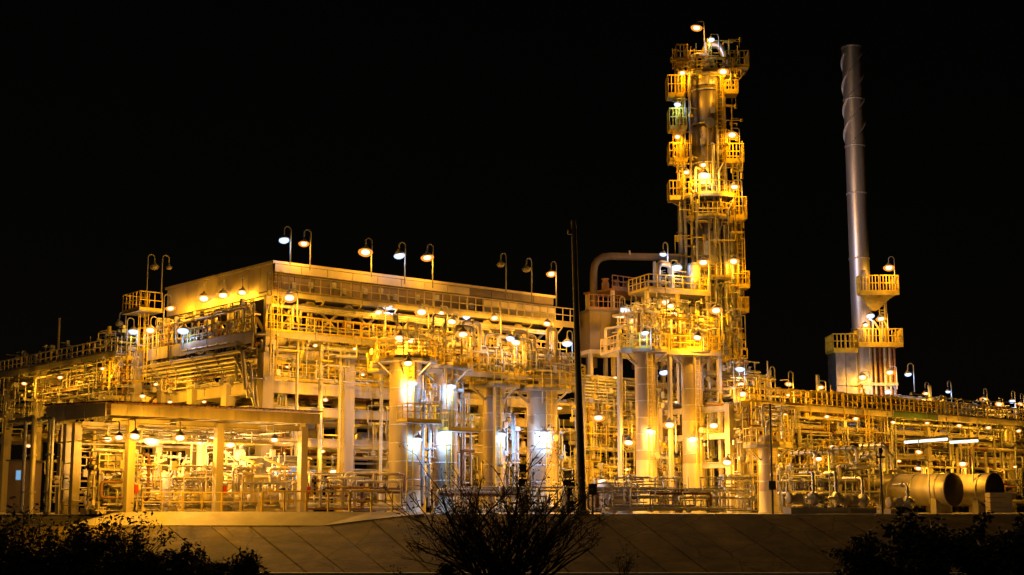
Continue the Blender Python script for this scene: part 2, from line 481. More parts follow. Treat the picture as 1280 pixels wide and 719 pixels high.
# duct drums seen under the walkway
for a, b, v in ((.8, 5.4, 1.3), (6.8, 11.2, 1.3), (13, 17.2, 1.3), (19, 23.4, 1.3)):
    mb = MB(); mb.lathe([(.01, -.25), (.5, -.2), (.62, 0), (.62, b - a), (.5, b - a + .2), (.01, b - a + .25)], g(a, v, 10.92 + .35), 20, U); mb.build('header_drum', 'clad_warm', t)
# X braces
for a, b in ((0, 3), (3, 6), (6, 9), (9, 12), (12, 15), (15, 18), (18, 21), (21, 24.2)):
    for p, q in (((a + .2, 11.5), (b - .2, 13.75)), ((a + .2, 13.75), (b - .2, 11.5))):
        mb = MB(); off = .28 if p[1] < 12 else .42
        mb.bar(g(p[0], off, p[1]), g(q[0], off, q[1]), .15, .15); mb.build('brace', 'cream', t)
for a, b in ((.6, 5), (5.4, 9.8), (10.2, 14.4)):
    for p, q in (((a, 11.5), ((a + b) / 2, 13.7)), (((a + b) / 2, 13.7), (b, 11.5))):
        mb = MB(); mb.bar(g(-.2, p[0], p[1]), g(-.2, q[0], q[1]), .15, .15); mb.build('brace', 'cream', t)
# bright short stub columns below the casing on the gable side
for v in (3.2, 8.1): column(-.15, v, 11.45, 13.75, .62, 'panel')
# fan casing
mb = MB(); mb.span(.1, 24.1, .1, 14.9, 13.85, 14.02); mb.build('casing_floor', 'dark', t)
mb = MB(); mb.span(-.15, 24.35, -.1, 15.1, 16.02, 16.2); mb.build('roof', 'panel', t)
for i in range(10):
    mb = MB(); a = .2 + i * 1.47; mb.span(-.06, .04, a, a + 1.43, 14.03, 16.0); mb.build('panel', 'panel', t)
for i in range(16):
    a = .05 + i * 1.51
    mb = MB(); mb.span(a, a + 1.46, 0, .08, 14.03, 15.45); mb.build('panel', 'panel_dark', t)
for i in range(12):
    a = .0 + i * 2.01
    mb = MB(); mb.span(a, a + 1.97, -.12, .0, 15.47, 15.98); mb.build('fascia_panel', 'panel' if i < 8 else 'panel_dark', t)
mb = MB(); mb.span(17.2, 24.0, -.35, -.13, 14.2, 15.2); mb.build('fascia_panel', 'panel', t)
mb = MB(); mb.span(23.9, 24.0, .2, 14.9, 14.03, 16.0); mb.build('panel', 'panel', t)
# upper walkway along the casing
for (a, b) in ((-1.2, 6), (6, 12), (12, 18), (18, 25.6)):
    mb = MB(); mb.span(a + .02, b - .02, -1.25, -.16, 13.9, 13.97); mb.span(a + .02, b - .02, -1.3, -1.25, 13.7, 14.02); wk = mb.build('walkway', 'steel', t)
    handrail(wk, [g(a + .05, -1.2, 13.98), g(b - .05, -1.2, 13.98)], 1.15, .75, 'steel')
for a in (0.3, 3.1, 6, 8.9, 12.1, 15, 18.1, 21, 24): 
    mb = MB(); mb.bar(g(a, -.15, 13.8), g(a, -1.2, 13.68), .1, .12); mb.bar(g(a, -.2, 12.9), g(a, -1.15, 13.62), .08, .08); mb.build('bracket', 'steel', t)
# small junction boxes on the dark casing wall
for i, a in enumerate((1.3, 2.6, 4.4, 5.2, 6.9, 8.2, 9.4, 11.3, 13.0, 16.1, 19.3)):
    mb = MB(); z = 14.5 + .3 * ((i * 7) % 3) / 2; mb.span(a, a + .3, -.14, -.01, z, z + .4); mb.build('junction_box', 'galv', t)
# caged ladders and corner stair frame
ladder(t, g(-.9, -1.7, 8.6), g(-.9, -1.7, 15.2), U, cage=-V)
ladder(t, g(-1.9, 14.2, 9.2), g(-1.9, 14.2, 15.6), V, cage=-U)
mb = MB()
for z in (14.0, ): mb.span(-3.2, -1.4, 12.8, 15.6, z, z + .08)
ep = mb.build('end_platform', 'grating', t)
handrail(ep, [g(-1.45, 12.85, 14.1), g(-3.15, 12.85, 14.1), g(-3.15, 15.55, 14.1), g(-1.45, 15.55, 14.1)], 1.3, .5)
# pipes along the block
rg = random.Random(11)
for k in range(7):
    z = 13.0 + .12 * k - (.5 if k > 3 else 0); v = -.55 - .1 * k
    a = rg.uniform(-1, 3); b = rg.uniform(16, 24)
    run(t, [g(a, v, z - rg.uniform(1, 2)), g(a, v, z), g(b, v, z), g(b, v, z - 1.2)], rg.uniform(.06, .13), rg.choice(('galv', 'clad', 'steel')), 8, 3)
for k in range(6):
    z = 9.0 + .25 * k; a = rg.uniform(-2, 2)
    run(t, [g(-.9 - .18 * k, 15, z), g(-.9 - .18 * k, rg.uniform(.5, 2), z), g(-.9 - .18 * k, rg.uniform(-.4, .3), z - 2.5)], rg.uniform(.07, .15), rg.choice(('clad', 'steel', 'clad_warm')), 8, 3)
for u_, rr, m_ in ((3.4, .16, 'clad'), (8.2, .12, 'galv'), (4.9, .08, 'steel'), (1.6, .1, 'clad_warm')):
    run(t, [g(u_, -.5, .3), g(u_, -.5, 11.0), g(u_, .9, 11.0)], rr, m_, 10, 2.5)
run(t, [g(3.2, -.75, 10.7), g(9.7, -.75, 10.7), g(9.7, -.75, 12.4), g(10.8, -.75, 12.4), g(10.8, -.75, 10.9)], .17, 'clad', 10, 3)
clutter(t, 3, (1, 23), (.9, 6), (8.7, 11.4), 26, (.06, .17), valves=.5)
clutter(t, 5, (-1.6, 24), (-1.0, .0), (10.9, 12.6), 14, (.05, .13), valves=.6)
clutter(t, 6, (1, 24), (1.5, 7), (2.2, 8.0), 34, (.06, .2), bias=(1.5, .6, 1))
clutter(t, 8, (-1.5, -.5), (0, 14), (8.5, 13.5), 22, (.05, .13), bias=(.3, 1.5, 1))
clutter(t, 9, (0, 3), (1, 14), (2, 10), 26, (.06, .2), bias=(.5, 1.5, 1))
for u_, z in ((2.2, 7.2), (4.2, 5.2), (8, 7.2), (10, 5.1), (14, 7.2), (16.5, 5.1), (20.5, 7.2), (22, 5.1)):
    mb = MB(); mb.lathe([(.01, 0), (.42, .08), (.45, .2), (.45, 2.4), (.42, 2.5), (.01, 2.6)], g(u_ - 1.2, 3.2, z), 16, U); mb.build('exchanger_shell', 'clad_warm', t)

fine(t, 301, (-.5, 24), (-1.3, -.4), (8.6, 11.2), 60, 'galv'); fine(t, 302, (0, 24), (-1.2, .6), (9.4, 11.2), 40, 'yellow'); fine(t, 303, (6, 24), (-.6, .2), (1, 8), 50, 'steel')
fine(t, 304, (-1.4, -.5), (0, 14.5), (8.5, 13.6), 90, 'galv'); fine(t, 305, (6, 24), (.6, 4), (2, 8), 60, 'clad')
# ================================================================== WEST PIPE RACK (runs back to the left)
t = thing('pipe_rack', 'tall grey pipe rack running back to the far left edge', 'pipe rack', g(0, 16))
wr = t
rack_v = (16.5, 22.5, 28.5, 34.5, 41, 48)
for v in rack_v:
    for u in (-1.4, 4.2):
        column(u, v, 0, 11.6, .62, 'fireproof')
    for z in (6.2, 8.6, 10.6, 11.75):
        mb = MB(); mb.ibeam(g(-2.2 if z > 11 else -1.08, v, z), g(5 if z > 11 else 3.88, v, z), .3, .4); mb.build('beam', 'fireproof', t)
for a, b in zip(rack_v[:-1], rack_v[1:]):
    for z in (7.4, 9.7, 11.2):
        for u in (-1.4, 4.2):
            mb = MB(); mb.ibeam(g(u, a + .32, z), g(u, b - .32, z), .26, .42); mb.build('beam', 'steel', t)
    mb = MB(); mb.span(-3.0, -1.9, a + .05, b - .05, 11.3, 11.37); mb.span(-3.06, -3.0, a + .05, b - .05, 11.1, 11.5); wk = mb.build('walkway', 'grating', t)
    handrail(wk, [g(-2.95, a + .1, 11.4), g(-2.95, b - .1, 11.4)], 1.1, .9, 'yellow' if a < 20 else 'steel')
rg = random.Random(21)
for z, nn in ((11.99 + .02, 9), (10.82, 8), (8.82, 8), (6.42, 7)):
    u = -1.0
    for k in range(nn):
        rr = rg.choice((.09, .12, .16, .22)); u += rr + .12
        if u > 3.7: break
        a = rg.uniform(14.9, 18); run(t, [g(u, a, z + rr + (rg.choice((0, 0, -2))) * 0), g(u, 49, z + rr)], rr, rg.choice(('clad', 'galv', 'steel', 'clad_warm', 'rust')), 8, 5)
        u += rr + .08
clutter(t, 31, (-2.6, -1.6), (15.5, 34), (8.2, 11.1), 20, (.05, .13), bias=(.3, 1.6, 1))
clutter(t, 32, (-1, 4), (15.5, 30), (2, 8.4), 34, (.06, .18), bias=(.4, 1.4, 1))
clutter(t, 33, (-2.4, 3), (15.5, 24), (11.9, 13.3), 16, (.05, .12))
fine(t, 306, (-2.9, -1.7), (15.5, 40), (6, 13), 150, 'galv'); fine(t, 307, (-2.4, 3), (15.5, 30), (1, 11), 120, 'steel'); fine(t, 308, (-2.9, 0), (15.2, 20), (9, 13.2), 60, 'yellow')
# upright vent mast
run(t, [g(-2.2, 29, 11.3), g(-2.2, 29, 15.2)], .09, 'steel', 8)
# ================================================================== COMPRESSOR SHELTER
def sun(u, v, z): return g(u, v, z)
SU0, SU1, SV0, SV1 = -15.0, -2.9, -9.0, -1.2
t = thing('compressor_shelter', 'low open sided shelter with a corrugated roof over lit machines', 'shelter', g(SU0, SV0))
sh = t
for u, v in ((-13.6, -8.8), (-8.4, -8.8), (-3.0, -8.8), (-14.2, -1.4), (-8.4, -1.4), (-3.0, -1.4), (-14.7, -4.4), (-14.6, -3.0)):
    column(u, v, 0, 4.95, .42, 'steel', t, 'post')
def corr(u0, u1, v0, v1, z0, z1, nz, axis):
    pass
# corrugated roof sheets (wave runs along u)
def wave_sheet(u0, u1, v0, v1, za, zb, amp=.05, pitch=.25, thick=.02):
    mb = MB(); n = int((u1 - u0) / pitch * 4); vs = []
    for i in range(n + 1):
        u = u0 + (u1 - u0) * i / n; w = amp * math.sin(2 * math.pi * (u - u0) / pitch)
        vs += [g(u, v0, za + w), g(u, v1, zb + w), g(u, v1, zb + w - thick), g(u, v0, za + w - thick)]
    fs = []
    for i in range(n):
        for k in range(4): fs.append((i * 4 + k, i * 4 + (k + 1) % 4, (i + 1) * 4 + (k + 1) % 4, (i + 1) * 4 + k))
    mb._add(vs, fs, False); return mb
nsh = 14; w = (SU1 - SU0 + .6) / nsh
for i in range(nsh):
    a = SU0 - .3 + i * w
    wave_sheet(a + .01, a + w - .01, SV0 - 1.25, SV1 + .4, 5.78, 6.1).build('roof_sheet', 'rust', t)
    mb = MB()
    n = int(w / .06)                       # corrugated fascia
    vs = []
    for k in range(n + 1):
        u = a + .01 + (w - .02) * k / n; q = .0
        vs += [g(u, SV0 - .95 + q, 5.08), g(u, SV0 - .95 + q, 5.66), g(u, SV0 - .92 + q, 5.66), g(u, SV0 - .92 + q, 5.08)]
    fs = []
    for i2 in range(n):
        for k in range(4): fs.append((i2 * 4 + k, i2 * 4 + (k + 1) % 4, (i2 + 1) * 4 + (k + 1) % 4, (i2 + 1) * 4 + k))
    mb._add(vs, fs, False); mb.build('fascia_sheet', 'cream', t)
nv = 6; wv = (SV1 - SV0) / nv
for i in range(nv):
    mb = MB(); mb.span(SU0 - .36, SU0 - .3, SV0 - .4 + i * wv, SV0 - .4 + (i + 1) * wv - .02, 5.05, 5.75 + i * .04); mb.build('fascia_sheet', 'panel', t)
for u in (-14.9, -11.2, -8.4, -5.6, -3.0):
    mb = MB(); mb.ibeam(g(u, SV0 - .88, 5.3), g(u, SV1, 5.5), .22, .36); mb.build('rafter', 'steel', t)
for v in (-8.8, -5, -1.4):
    for a, b in ((-14.7, -11.4), (-11, -8.65), (-8.15, -5.8), (-5.4, -3.25)):
        mb = MB(); mb.ibeam(g(a, v, 4.85), g(b, v, 4.85), .2, .3); mb.build('purlin', 'steel', t)
for u in (-13.6, -8.4, -3.0):
    mb = MB(); mb.span(u + .23, u + .4, -9.1, -8.85, 1.1, 1.55); mb.build('call_point', 'red', t)
clutter(t, 41, (-15, -2.5), (-8.5, -1.5), (3.9, 4.75), 16, (.04, .09), bias=(1.6, .8, .3))
# vertical pipes by the left posts
for u, v, rr, m_ in ((-15.9, -3.6, .11, 'galv'), (-15.9, -4.0, .09, 'clad'), (-16.3, -2.4, .16, 'clad_warm'), (-16.4, -1.4, .1, 'steel')):
    run(t, [g(u, v, 0), g(u, v, 5.2), g(u + .2, v + 3, 5.2)], rr, m_, 10, 2)

# ------------------------------------------------------------------ reciprocating compressors beneath it
def compressor(u, v, label, seed, s=1.0):
    rg = random.Random(seed)
    t = thing('compressor', label, 'compressor', g(u, v), 'compressors under the shelter')
    b = lambda name, m, *sp: box_part(t, name, m, *[(u + q[0] * s, u + q[1] * s, v + q[2] * s, v + q[3] * s, q[4] * s, q[5] * s) for q in sp])
    b('skid_base', 'steel', (-2.2, 2.2, -1.3, 1.3, 0, .35), (-2.25, 2.25, -1.35, -1.3, .05, .4))
    b('crankcase', 'cream', (-.9, .9, -.45, .45, .37, 1.25), (-.7, .7, -.3, .3, 1.26, 1.45))
    for k, du in enumerate((-.62, 0, .62)):
        for sgn in (-1, 1):
            mb = MB(); mb.lathe([(.01, 0), (.2, 0), (.2, .35), (.3, .36), (.3, .8), (.34, .81), (.34, .9), (.01, .9)], g(u + du * s, v + sgn * .47 * s, .85 * s), 14, V * sgn); mb.build('cylinder', 'cream', t)
    for z, vv in ((1.95, -.85), (.42 + 1.5, .85)):
        mb = MB(); mb.lathe([(.01, -.15), (.22, -.08), (.27, 0), (.27, 2.3), (.22, 2.38), (.01, 2.45)], g(u - 1.15 * s, v + vv * s, z * s), 16, U); mb.build('pulsation_bottle', 'cream', t)
        for du in (-.62, 0, .62): run(t, [g(u + du * s, v + vv * s, z * s), g(u + du * s, v + vv * s, 1.1 * s)], .1, 'clad', 8)
    mb = MB(); mb.lathe([(.01, 0), (.42, .02), (.45, .1), (.45, .25), (.4, .27), (.4, .95), (.45, .97), (.45, 1.1), (.01, 1.12)], g(u + 1.0 * s, v, .95 * s), 18, U); mb.build('motor', 'galv', t)
    mb = MB(); mb.lathe([(.01, 0), (.3, .03), (.34, .2), (.34, 1.7), (.3, 1.85), (.01, 1.95)], g(u - 1.75 * s, v, .37 * s), 16); mb.build('scrubber', 'cream', t)
    for k in range(9):
        a = rg.uniform(-2.1, 2.0) * s; q = rg.choice((-1.2, -1.05, 1.1)) * s; z0 = rg.uniform(.5, 1.2); z1 = rg.uniform(1.5, 3.0)
        run(t, [g(u + a, v + q, z0), g(u + a, v + q, z1), g(u + a + rg.uniform(-1.5, 1.5), v + q, z1), g(u + a + rg.uniform(-.5, .5), v + q * .4, z1 + rg.choice((-.5, .6)))], rg.uniform(.045, .1), rg.choice(('cream', 'galv', 'cream')), 8, 1)
    for k in range(5): valve(t, g(u + rg.uniform(-2, 2) * s, v - 1.15 * s, rg.uniform(.7, 2.2)), GA + rg.choice((0, 1.57)), .9, rg.choice(('galv', 'clad')) if 0 else rg.choice(('galv', 'yellow')))
    # front tubular guard frame
    mb = MB(); f = v - 1.5 * s
    mb.pipe([g(u - 1.4 * s, f, .15), g(u - 1.4 * s, f, 1.75 * s), g(u + 1.4 * s, f, 1.75 * s), g(u + 1.4 * s, f, .15)], .05, 8); mb.cyl(g(u - 1.4 * s, f, .5), g(u + 1.4 * s, f, .5), .035, 6)
    mb.build('guard_frame', 'galv', t)
    return t
compressor(-12.2, -5.6, 'compressor at the dim end of the shelter with a boxy pale canopy beside it', 51, .95)
compressor(-8.4, -6.3, 'brightest lit compressor, between the first and second front post of the shelter', 52, 1.05)
compressor(-4.7, -6.2, 'compressor just right of the middle front post of the shelter', 53, 1.0)
compressor(-9.5, -2.8, 'compressor at the back of the shelter, half hidden by the brightest one', 54, 1.0)
t = thing('machine_canopy', 'pale flat topped machine canopy standing under the left end of the shelter', 'machine', g(-13.6, -7.4))
box_part(t, 'canopy_roof', 'panel', (-15.0, -12.6, -8.1, -6.6, 2.3, 2.42)); box_part(t, 'cooler_box', 'panel', (-14.6, -13.0, -7.9, -6.8, 2.43, 3.1))
for u in (-14.9, -12.7):
    for v in (-8.0, -6.7): column(u, v, 0, 2.29, .1, 'steel', t, 'leg')
box_part(t, 'control_panel', 'galv', (-14.4, -13.2, -7.6, -7.2, .1, 1.7))
for p, q in (((-15, -8.1), (-12.6, -8.1)),): handrail(t, [g(p[0], p[1], 2.42), g(q[0], q[1], 2.42)], .7, .5, 'galv', kick=False)
fine(t, 314, (-15.2, -2.2), (-8.6, -7.4), (.2, 2.6), 70, 'cream'); fine(t, 315, (-15.2, -2.2), (-5, -2), (.2, 3.6), 90, 'cream')
clutter(t, 55, (-15.2, -12.2), (-8.3, -6.5), (.3, 3.4), 14, (.04, .09))
# gleaming upright pots in the shelter
for (u, v, h, r_, lb) in ((-7.9 + .8, -4.4, 4.2, .3, 'gleaming upright knock-out pot in the middle of the shelter'), (-3.9, -3.2, 3.9, .34, 'gleaming upright pot between the middle and right posts of the shelter'), (-2.9, -6.6, 2.5, .36, 'short cream upright pot beside the right front post of the shelter')):
    t = thing('knockout_pot', lb, 'vessel', g(u, v))
    mb = MB(); mb.lathe([(.01, .1), (r_ * .8, .15), (r_, .4), (r_, h - .3), (r_ * .7, h - .08), (.01, h)], g(u, v), 20); mb.build('shell', 'panel', t)
    mb = MB(); mb.lathe([(r_ * 1.25, 0), (r_ * 1.1, .12), (r_ * .9, .4)], g(u, v), 20); mb.build('skirt', 'steel', t)
    mb = MB(); mb.lathe([(r_ * 1.02, .0), (r_ * 1.06, .02), (r_ * 1.06, .1), (r_ * 1.02, .12)], g(u, v, h * .55), 20); mb.build('band', 'dark', t)
    run(t, [g(u, v, h), g(u, v, h + .5), g(u + 1.2, v, h + .5)], .09, 'clad', 8)

# ================================================================== VESSELS IN A ROW
def ring_platform(t, c, z, r_in, r_out, a0=0, a1=2 * math.pi, rail='yellow', n=20, h=1.1, m='grating'):
    mb = MB(); mb.lathe([(r_in, z), (r_out, z), (r_out, z + .2), (r_in, z + .2), (r_in, z)], c, n, a0=a0, a1=a1, smooth=False); p = mb.build('platform', m, t)
    full = abs(a1 - a0 - 2 * math.pi) < 1e-4
    k = n if full else n + 1
    pts = [Vector(c) + Vector((math.cos(a0 + (a1 - a0) * i / n), math.sin(a0 + (a1 - a0) * i / n), 0)) * (r_out - .06) + Z * (z + .2) for i in range(0, k, 2)]
    mb = MB(); P = pts + ([pts[0]] if full else [])
    for a, b in zip(P[:-1], P[1:]):
        mb.bar(a + Z * h, b + Z * h, .06); mb.bar(a + Z * h * .55, b + Z * h * .55, .05); mb.bar(a + Z * .09, b + Z * .09, .025, .2)
    for i in range(0, k):
        q = Vector(c) + Vector((math.cos(a0 + (a1 - a0) * i / n), math.sin(a0 + (a1 - a0) * i / n), 0)) * (r_out - .06) + Z * (z + .2); mb.bar(q, q + Z * h, .05)
    o = mb.build('handrail', rail, p)
    mb = MB()                              # brackets
    for i in range(6):
        a = a0 + (a1 - a0) * (i + .5) / 6; d = Vector((math.cos(a), math.sin(a), 0)); e = Vector(c) + Z * z
        mb.bar(e + d * r_in * .98 - Z * (r_out - r_in) * .8, e + d * (r_out - .1) - Z * .03, .08, .08)
    mb.build('bracket', 'steel', p)
    return p
def vessel(px, py, Y, r_, h, label, m='vessel', plat=True, seed=1, cat='vessel', group='upright vessels along the front of the plant', skirt=1.2, clut=8, base_w=0):
    c = at(px, py, Y); c.z = 0
    u, v = uv(c)
    t = thing('upright_vessel', label, cat, c, group)
    mb = MB(); mb.lathe([(.01, skirt * .8), (r_ * .6, skirt * .85), (r_, skirt + .3), (r_, h - .45), (r_ * .9, h - .2), (r_ * .55, h - .04), (.01, h)], c, 32); mb.build('shell', m, t)
    mb = MB(); mb.lathe([(r_ * 1.12, 0), (r_ * 1.12, .12), (r_ * 1.02, .13), (r_ * 1.015, skirt + .25)], c, 28); mb.build('skirt', 'fireproof', t)
    for z in [skirt + .9 + k * 1.15 for k in range(int((h - skirt - 1.4) / 1.15) + 1)]:
        mb = MB(); mb.lathe([(r_, -.04), (r_ * 1.025, -.03), (r_ * 1.025, .03), (r_, .04)], c + Z * z, 28); mb.build('band', 'galv', t)
    if plat: ring_platform(t, c, h - .9, r_ * 1.01, r_ + 1.0)
    # side nozzle, riser and ladder
    rg = random.Random(seed)
    run(t, [c + Z * h, c + Z * (h + .9), c + Z * (h + .9) + U * 1.6, c + Z * (h - .2) + U * 1.6], .16, 'clad', 10, 1.2)
    for k in range(3):
        d = (U, -V, U - V)[k].normalized(); z = rg.uniform(1.5, h - 2)
        mb = MB(); q = c + Z * z; mb.cyl(q + d * r_ * .9, q + d * (r_ + .35), .14, 10); mb.cyl(q + d * (r_ + .3), q + d * (r_ + .38), .24, 12); mb.build('nozzle', 'clad', t)
    for k in range(3):
        du = r_ + .3 + .3 * k; dv = rg.uniform(-.5, .5)
        run(t, [g(u + du, v + dv, .4), g(u + du, v + dv, h - 1.5 - k * 1.1), g(u + du + .3, v + dv + 2, h - 1.5 - k * 1.1)], rg.uniform(.07, .16), rg.choice(('clad', 'galv', 'clad_warm')), 9, 2)
    ladder(t, c - V * (r_ + .25) - U * .5 + Z * 1.0, c - V * (r_ + .25) - U * .5 + Z * (h - .8), U)
    if clut: clutter(t, seed + 100, (u + r_, u + r_ + 1.1), (v - .6, v + 1.5), (.4, 4.2), max(3, clut // 2), (.05, .12))
    if clut: clutter(t, seed + 200, (u - 1.2, u + 2.4), (v - 1.0, v + 1.2), (h + .1, h + 2.0), clut // 2, (.05, .12), bias=(1, .7, 1.2))
    fine(t, seed + 300, (u + r_ * .5, u + r_ + 1.0), (v - r_ - .2, v + .5), (.6, h - 1.5), 12, 'galv'); fine(t, seed + 301, (u - 1.2, u + 1.8), (v - 1.4, v + .6), (h + .2, h + 1.9), 10, 'galv')
    return t, c
v1 = vessel(505, 640, 92, 1.02, 10.4, 'broad grey vessel nearest the yellow fence, first of the row', seed=61)
v2 = vessel(556, 640, 94.5, .82, 10.2, 'slim vessel second in the row, with a white flood at its foot', seed=62)
v3 = vessel(618, 640, 98, .74, 9.3, 'slim vessel third in the row, above the bare bush', seed=63)
v4 = vessel(678, 640, 100, 1.05, 9.2, 'wide vessel just left of the tall dark mast', seed=64)
v5 = vessel(809, 640, 101, .72, 12.0, 'tall slim vessel above the brightest warm floodlight', seed=65, skirt=3.4)
v6 = vessel(868, 640, 102.5, .76, 12.1, 'tall slim vessel straight in front of the high tower', seed=66, skirt=3.2)
v7 = vessel(926, 640, 103.5, .62, 8.9, 'short vessel right of the tower with a flat walkway top', seed=67, skirt=1.5, clut=10)
v8 = vessel(962, 640, 97, .66, 5.2, 'stubby vessel below the walkway end of the right pipe rack', seed=68, clut=10)
# service platforms fixed to the vessels with boxes
for (tt, c), z in ((v1, 5.6), (v2, 5.2)):
    u, v = uv(c)
    sp = box_part(tt, 'service_platform', 'grating', (u - 1.3, u + 1.3, v - 2.1, v - .9, z, z + .08))
    handrail(sp, [g(u - 1.3, v - .95, z + .08), g(u - 1.3, v - 2.05, z + .08), g(u + 1.3, v - 2.05, z + .08), g(u + 1.3, v - .95, z + .08)], 1.1, .5, 'yellow')
# big shared platform around the two right vessels, with bright yellow rails
t = thing('access_platform', 'bright yellow railed platform joining the two tall slim vessels', 'platform', g(24, -8))
ua, va = uv(at(776, 640, 101)); ub, vb = uv(at(905, 640, 103))
p0 = at(778, 640, 99.5); p1 = at(905, 640, 101.5)
def quad_deck(t, a, b, depth, z, rail='yellow', post=True, gap=.7, h=1.1, m='grating'):
    a = Vector(a); b = Vector(b); d = (b - a).normalized(); n = Vector((-d.y, d.x, 0))
    mb = MB(); mb.box((a + b) / 2 + n * depth / 2 + Z * z, (b - a).length, depth, .1, d, n); dk = mb.build('deck', m, t)
    mb = MB(); mb.box((a + b) / 2 - n * .04 + Z * (z - .05), (b - a).length, .08, .32, d, n); mb.build('edge_beam', 'steel', dk)
    k = max(1, int((b - a).length / 3))
    for i in range(k):
        handrail(dk, [a.lerp(b, i / k) + Z * (z + .05), a.lerp(b, (i + .97) / k) + Z * (z + .05)], h, gap, rail)
    handrail(dk, [a + Z * (z + .05), a + n * depth + Z * (z + .05)], h, gap, rail); handrail(dk, [b + Z * (z + .05), b + n * depth + Z * (z + .05)], h, gap, rail)
    if post:
        mb = MB()
        for q in (a, b, (a + b) / 2):
            mb.bar(q + n * .3, q + n * .3 + Z * (z - .06), .25, .25)
        mb.build('leg', 'steel', t)
for q in (p0, p1): q.z = 0
quad_deck(t, p0, p1, 4.2, 11.2)
fine(t, 309, (25, 35), (-10, -4.5), (11.3, 15.2), 150, 'clad'); fine(t, 310, (25, 35), (-10.4, -4.5), (11.3, 14.2), 110, 'yellow')
clutter(t, 71, (25, 34), (-9, -4.5), (11.4, 14.6), 34, (.05, .15), bias=(1, .7, 1.2))
t = thing('access_platform', 'dim upper platform under the end of the big overhead pipe', 'platform', at(818, 640, 106))
p0 = at(815, 640, 105); p1 = at(893, 640, 107); p0.z = p1.z = 0
quad_deck(t, p0, p1, 3.2, 16.3)
run(t, [p0 + Z * 16.4 + U, p0 + Z * 18.4 + U, p0 + Z * 18.4 + U * 2.4, p0 + Z * 16.4 + U * 2.4], .22, 'clad_warm', 10)
mb = MB(); mb.lathe([(.01, 0), (.45, .1), (.5, .3), (.5, 2.0), (.42, 2.25), (.01, 2.35)], at(873, 640, 107.5) * 1 + Z * (16.4 - at(873, 640, 107.5).z), 18); mb.build('accumulator', 'clad', t)
fine(t, 311, (30, 35), (-6.5, -3.5), (13, 18), 50, 'galv')
clutter(t, 73, (30, 35), (-6, -3.5), (16.5, 18.2), 8, (.05, .12))
# pipe bows that rise between vessels
t = thing('valve_manifold', 'tangle of bright pipe loops and valves over the first two vessels', 'pipework', g(9, -4))
rg = random.Random(77)
for k in range(12):
    u = 7 + k * 1.15 + rg.uniform(-.3, .3); v = -4.2 + rg.uniform(-.8, 1.6); z0 = 9.4; z1 = rg.uniform(11.2, 13.0); w = rg.uniform(.7, 1.5)
    run(t, [g(u, v, z0), g(u, v, z1), g(u + w, v, z1), g(u + w, v, z0 + rg.uniform(0, 1))], rg.uniform(.09, .17), rg.choice(('cream', 'cream', 'clad')), 10, 1.4)
    valve(t, g(u, v, (z0 + z1) / 2), GA, 1.2, rg.choice(('galv', 'yellow', 'rust')), 0)
for z in (9.5, 10.4): run(t, [g(5.5, -3.2, z), g(22, -3.2, z)], .2, 'clad', 10, 3)
quad_deck(t, g(6.2, -5.6), g(22.2, -5.6), 3.8, 9.2, post=True, gap=.6)
fine(t, 312, (6, 22.5), (-5.8, -2), (9.3, 11.4), 44, 'cream'); fine(t, 313, (6, 22.5), (-5.8, -2), (9.3, 10.6), 36, 'yellow')
clutter(t, 78, (6.5, 22), (-5.2, -2), (9.6, 11.2), 16, (.05, .13), mats=('cream', 'clad', 'galv'), bias=(1, .6, 1.2))
# ================================================================== CENTRAL PIPE RACK (behind the vessels, right of the mast)
t = thing('pipe_rack', 'wide pipe rack with stacked bright pipes behind the tall slim vessels', 'pipe rack', g(25.5, 0))
us2 = (25.6, 31, 36.5, 42)
for u in us2:
    for v in (-2.0, 4.0): column(u, v, 0, 9.6, .55)
    for z in (3.4, 5.6, 7.6, 9.2):
        mb = MB(); mb.ibeam(g(u, -1.7, z), g(u, 3.7, z), .3, .45); mb.build('beam', 'fireproof', t)
for a, b in zip(us2[:-1], us2[1:]):
    for z in (3.0, 5.2, 7.0, 9.75):
        for v in (-2.0, 4.0):
            mb = MB(); mb.ibeam(g(a + .28, v, z), g(b - .28, v, z), .3, .5); mb.build('beam', 'fireproof', t)
rg = random.Random(81)
for z in (3.65, 5.85, 7.85, 9.45):
    v = -1.6
    while v < 3.5:
        rr = rg.choice((.1, .14, .18, .24)); v += rr + .06
        run(t, [g(22 + rg.uniform(0, 2), v, z + rr), g(43, v, z + rr)], rr, rg.choice(('clad', 'galv', 'clad_warm', 'steel', 'clad')), 8, 4); v += rr + .05
for k in range(9):
    z = 8.1 + .24 * k; run(t, [g(24.6, -2.7, z), g(31 + rg.uniform(-3, 6), -2.7, z), g(31 + rg.uniform(-3, 6), -1.0, z)], .085, rg.choice(('clad', 'galv')), 8, 2.5)
clutter(t, 82, (24, 42), (-3.2, -1.8), (.6, 9), 60, (.05, .16), valves=.6)
fine(t, 321, (24, 42), (-3.4, -1.8), (.4, 9.6), 120, 'galv'); fine(t, 322, (24, 42), (-3.6, -2), (.4, 9.8), 90, 'clad'); fine(t, 323, (24, 42), (-3.6, -2), (.4, 9.8), 60, 'yellow')
clutter(t, 83, (32, 41), (-2, 3), (9.9, 12.5), 14, (.06, .16))
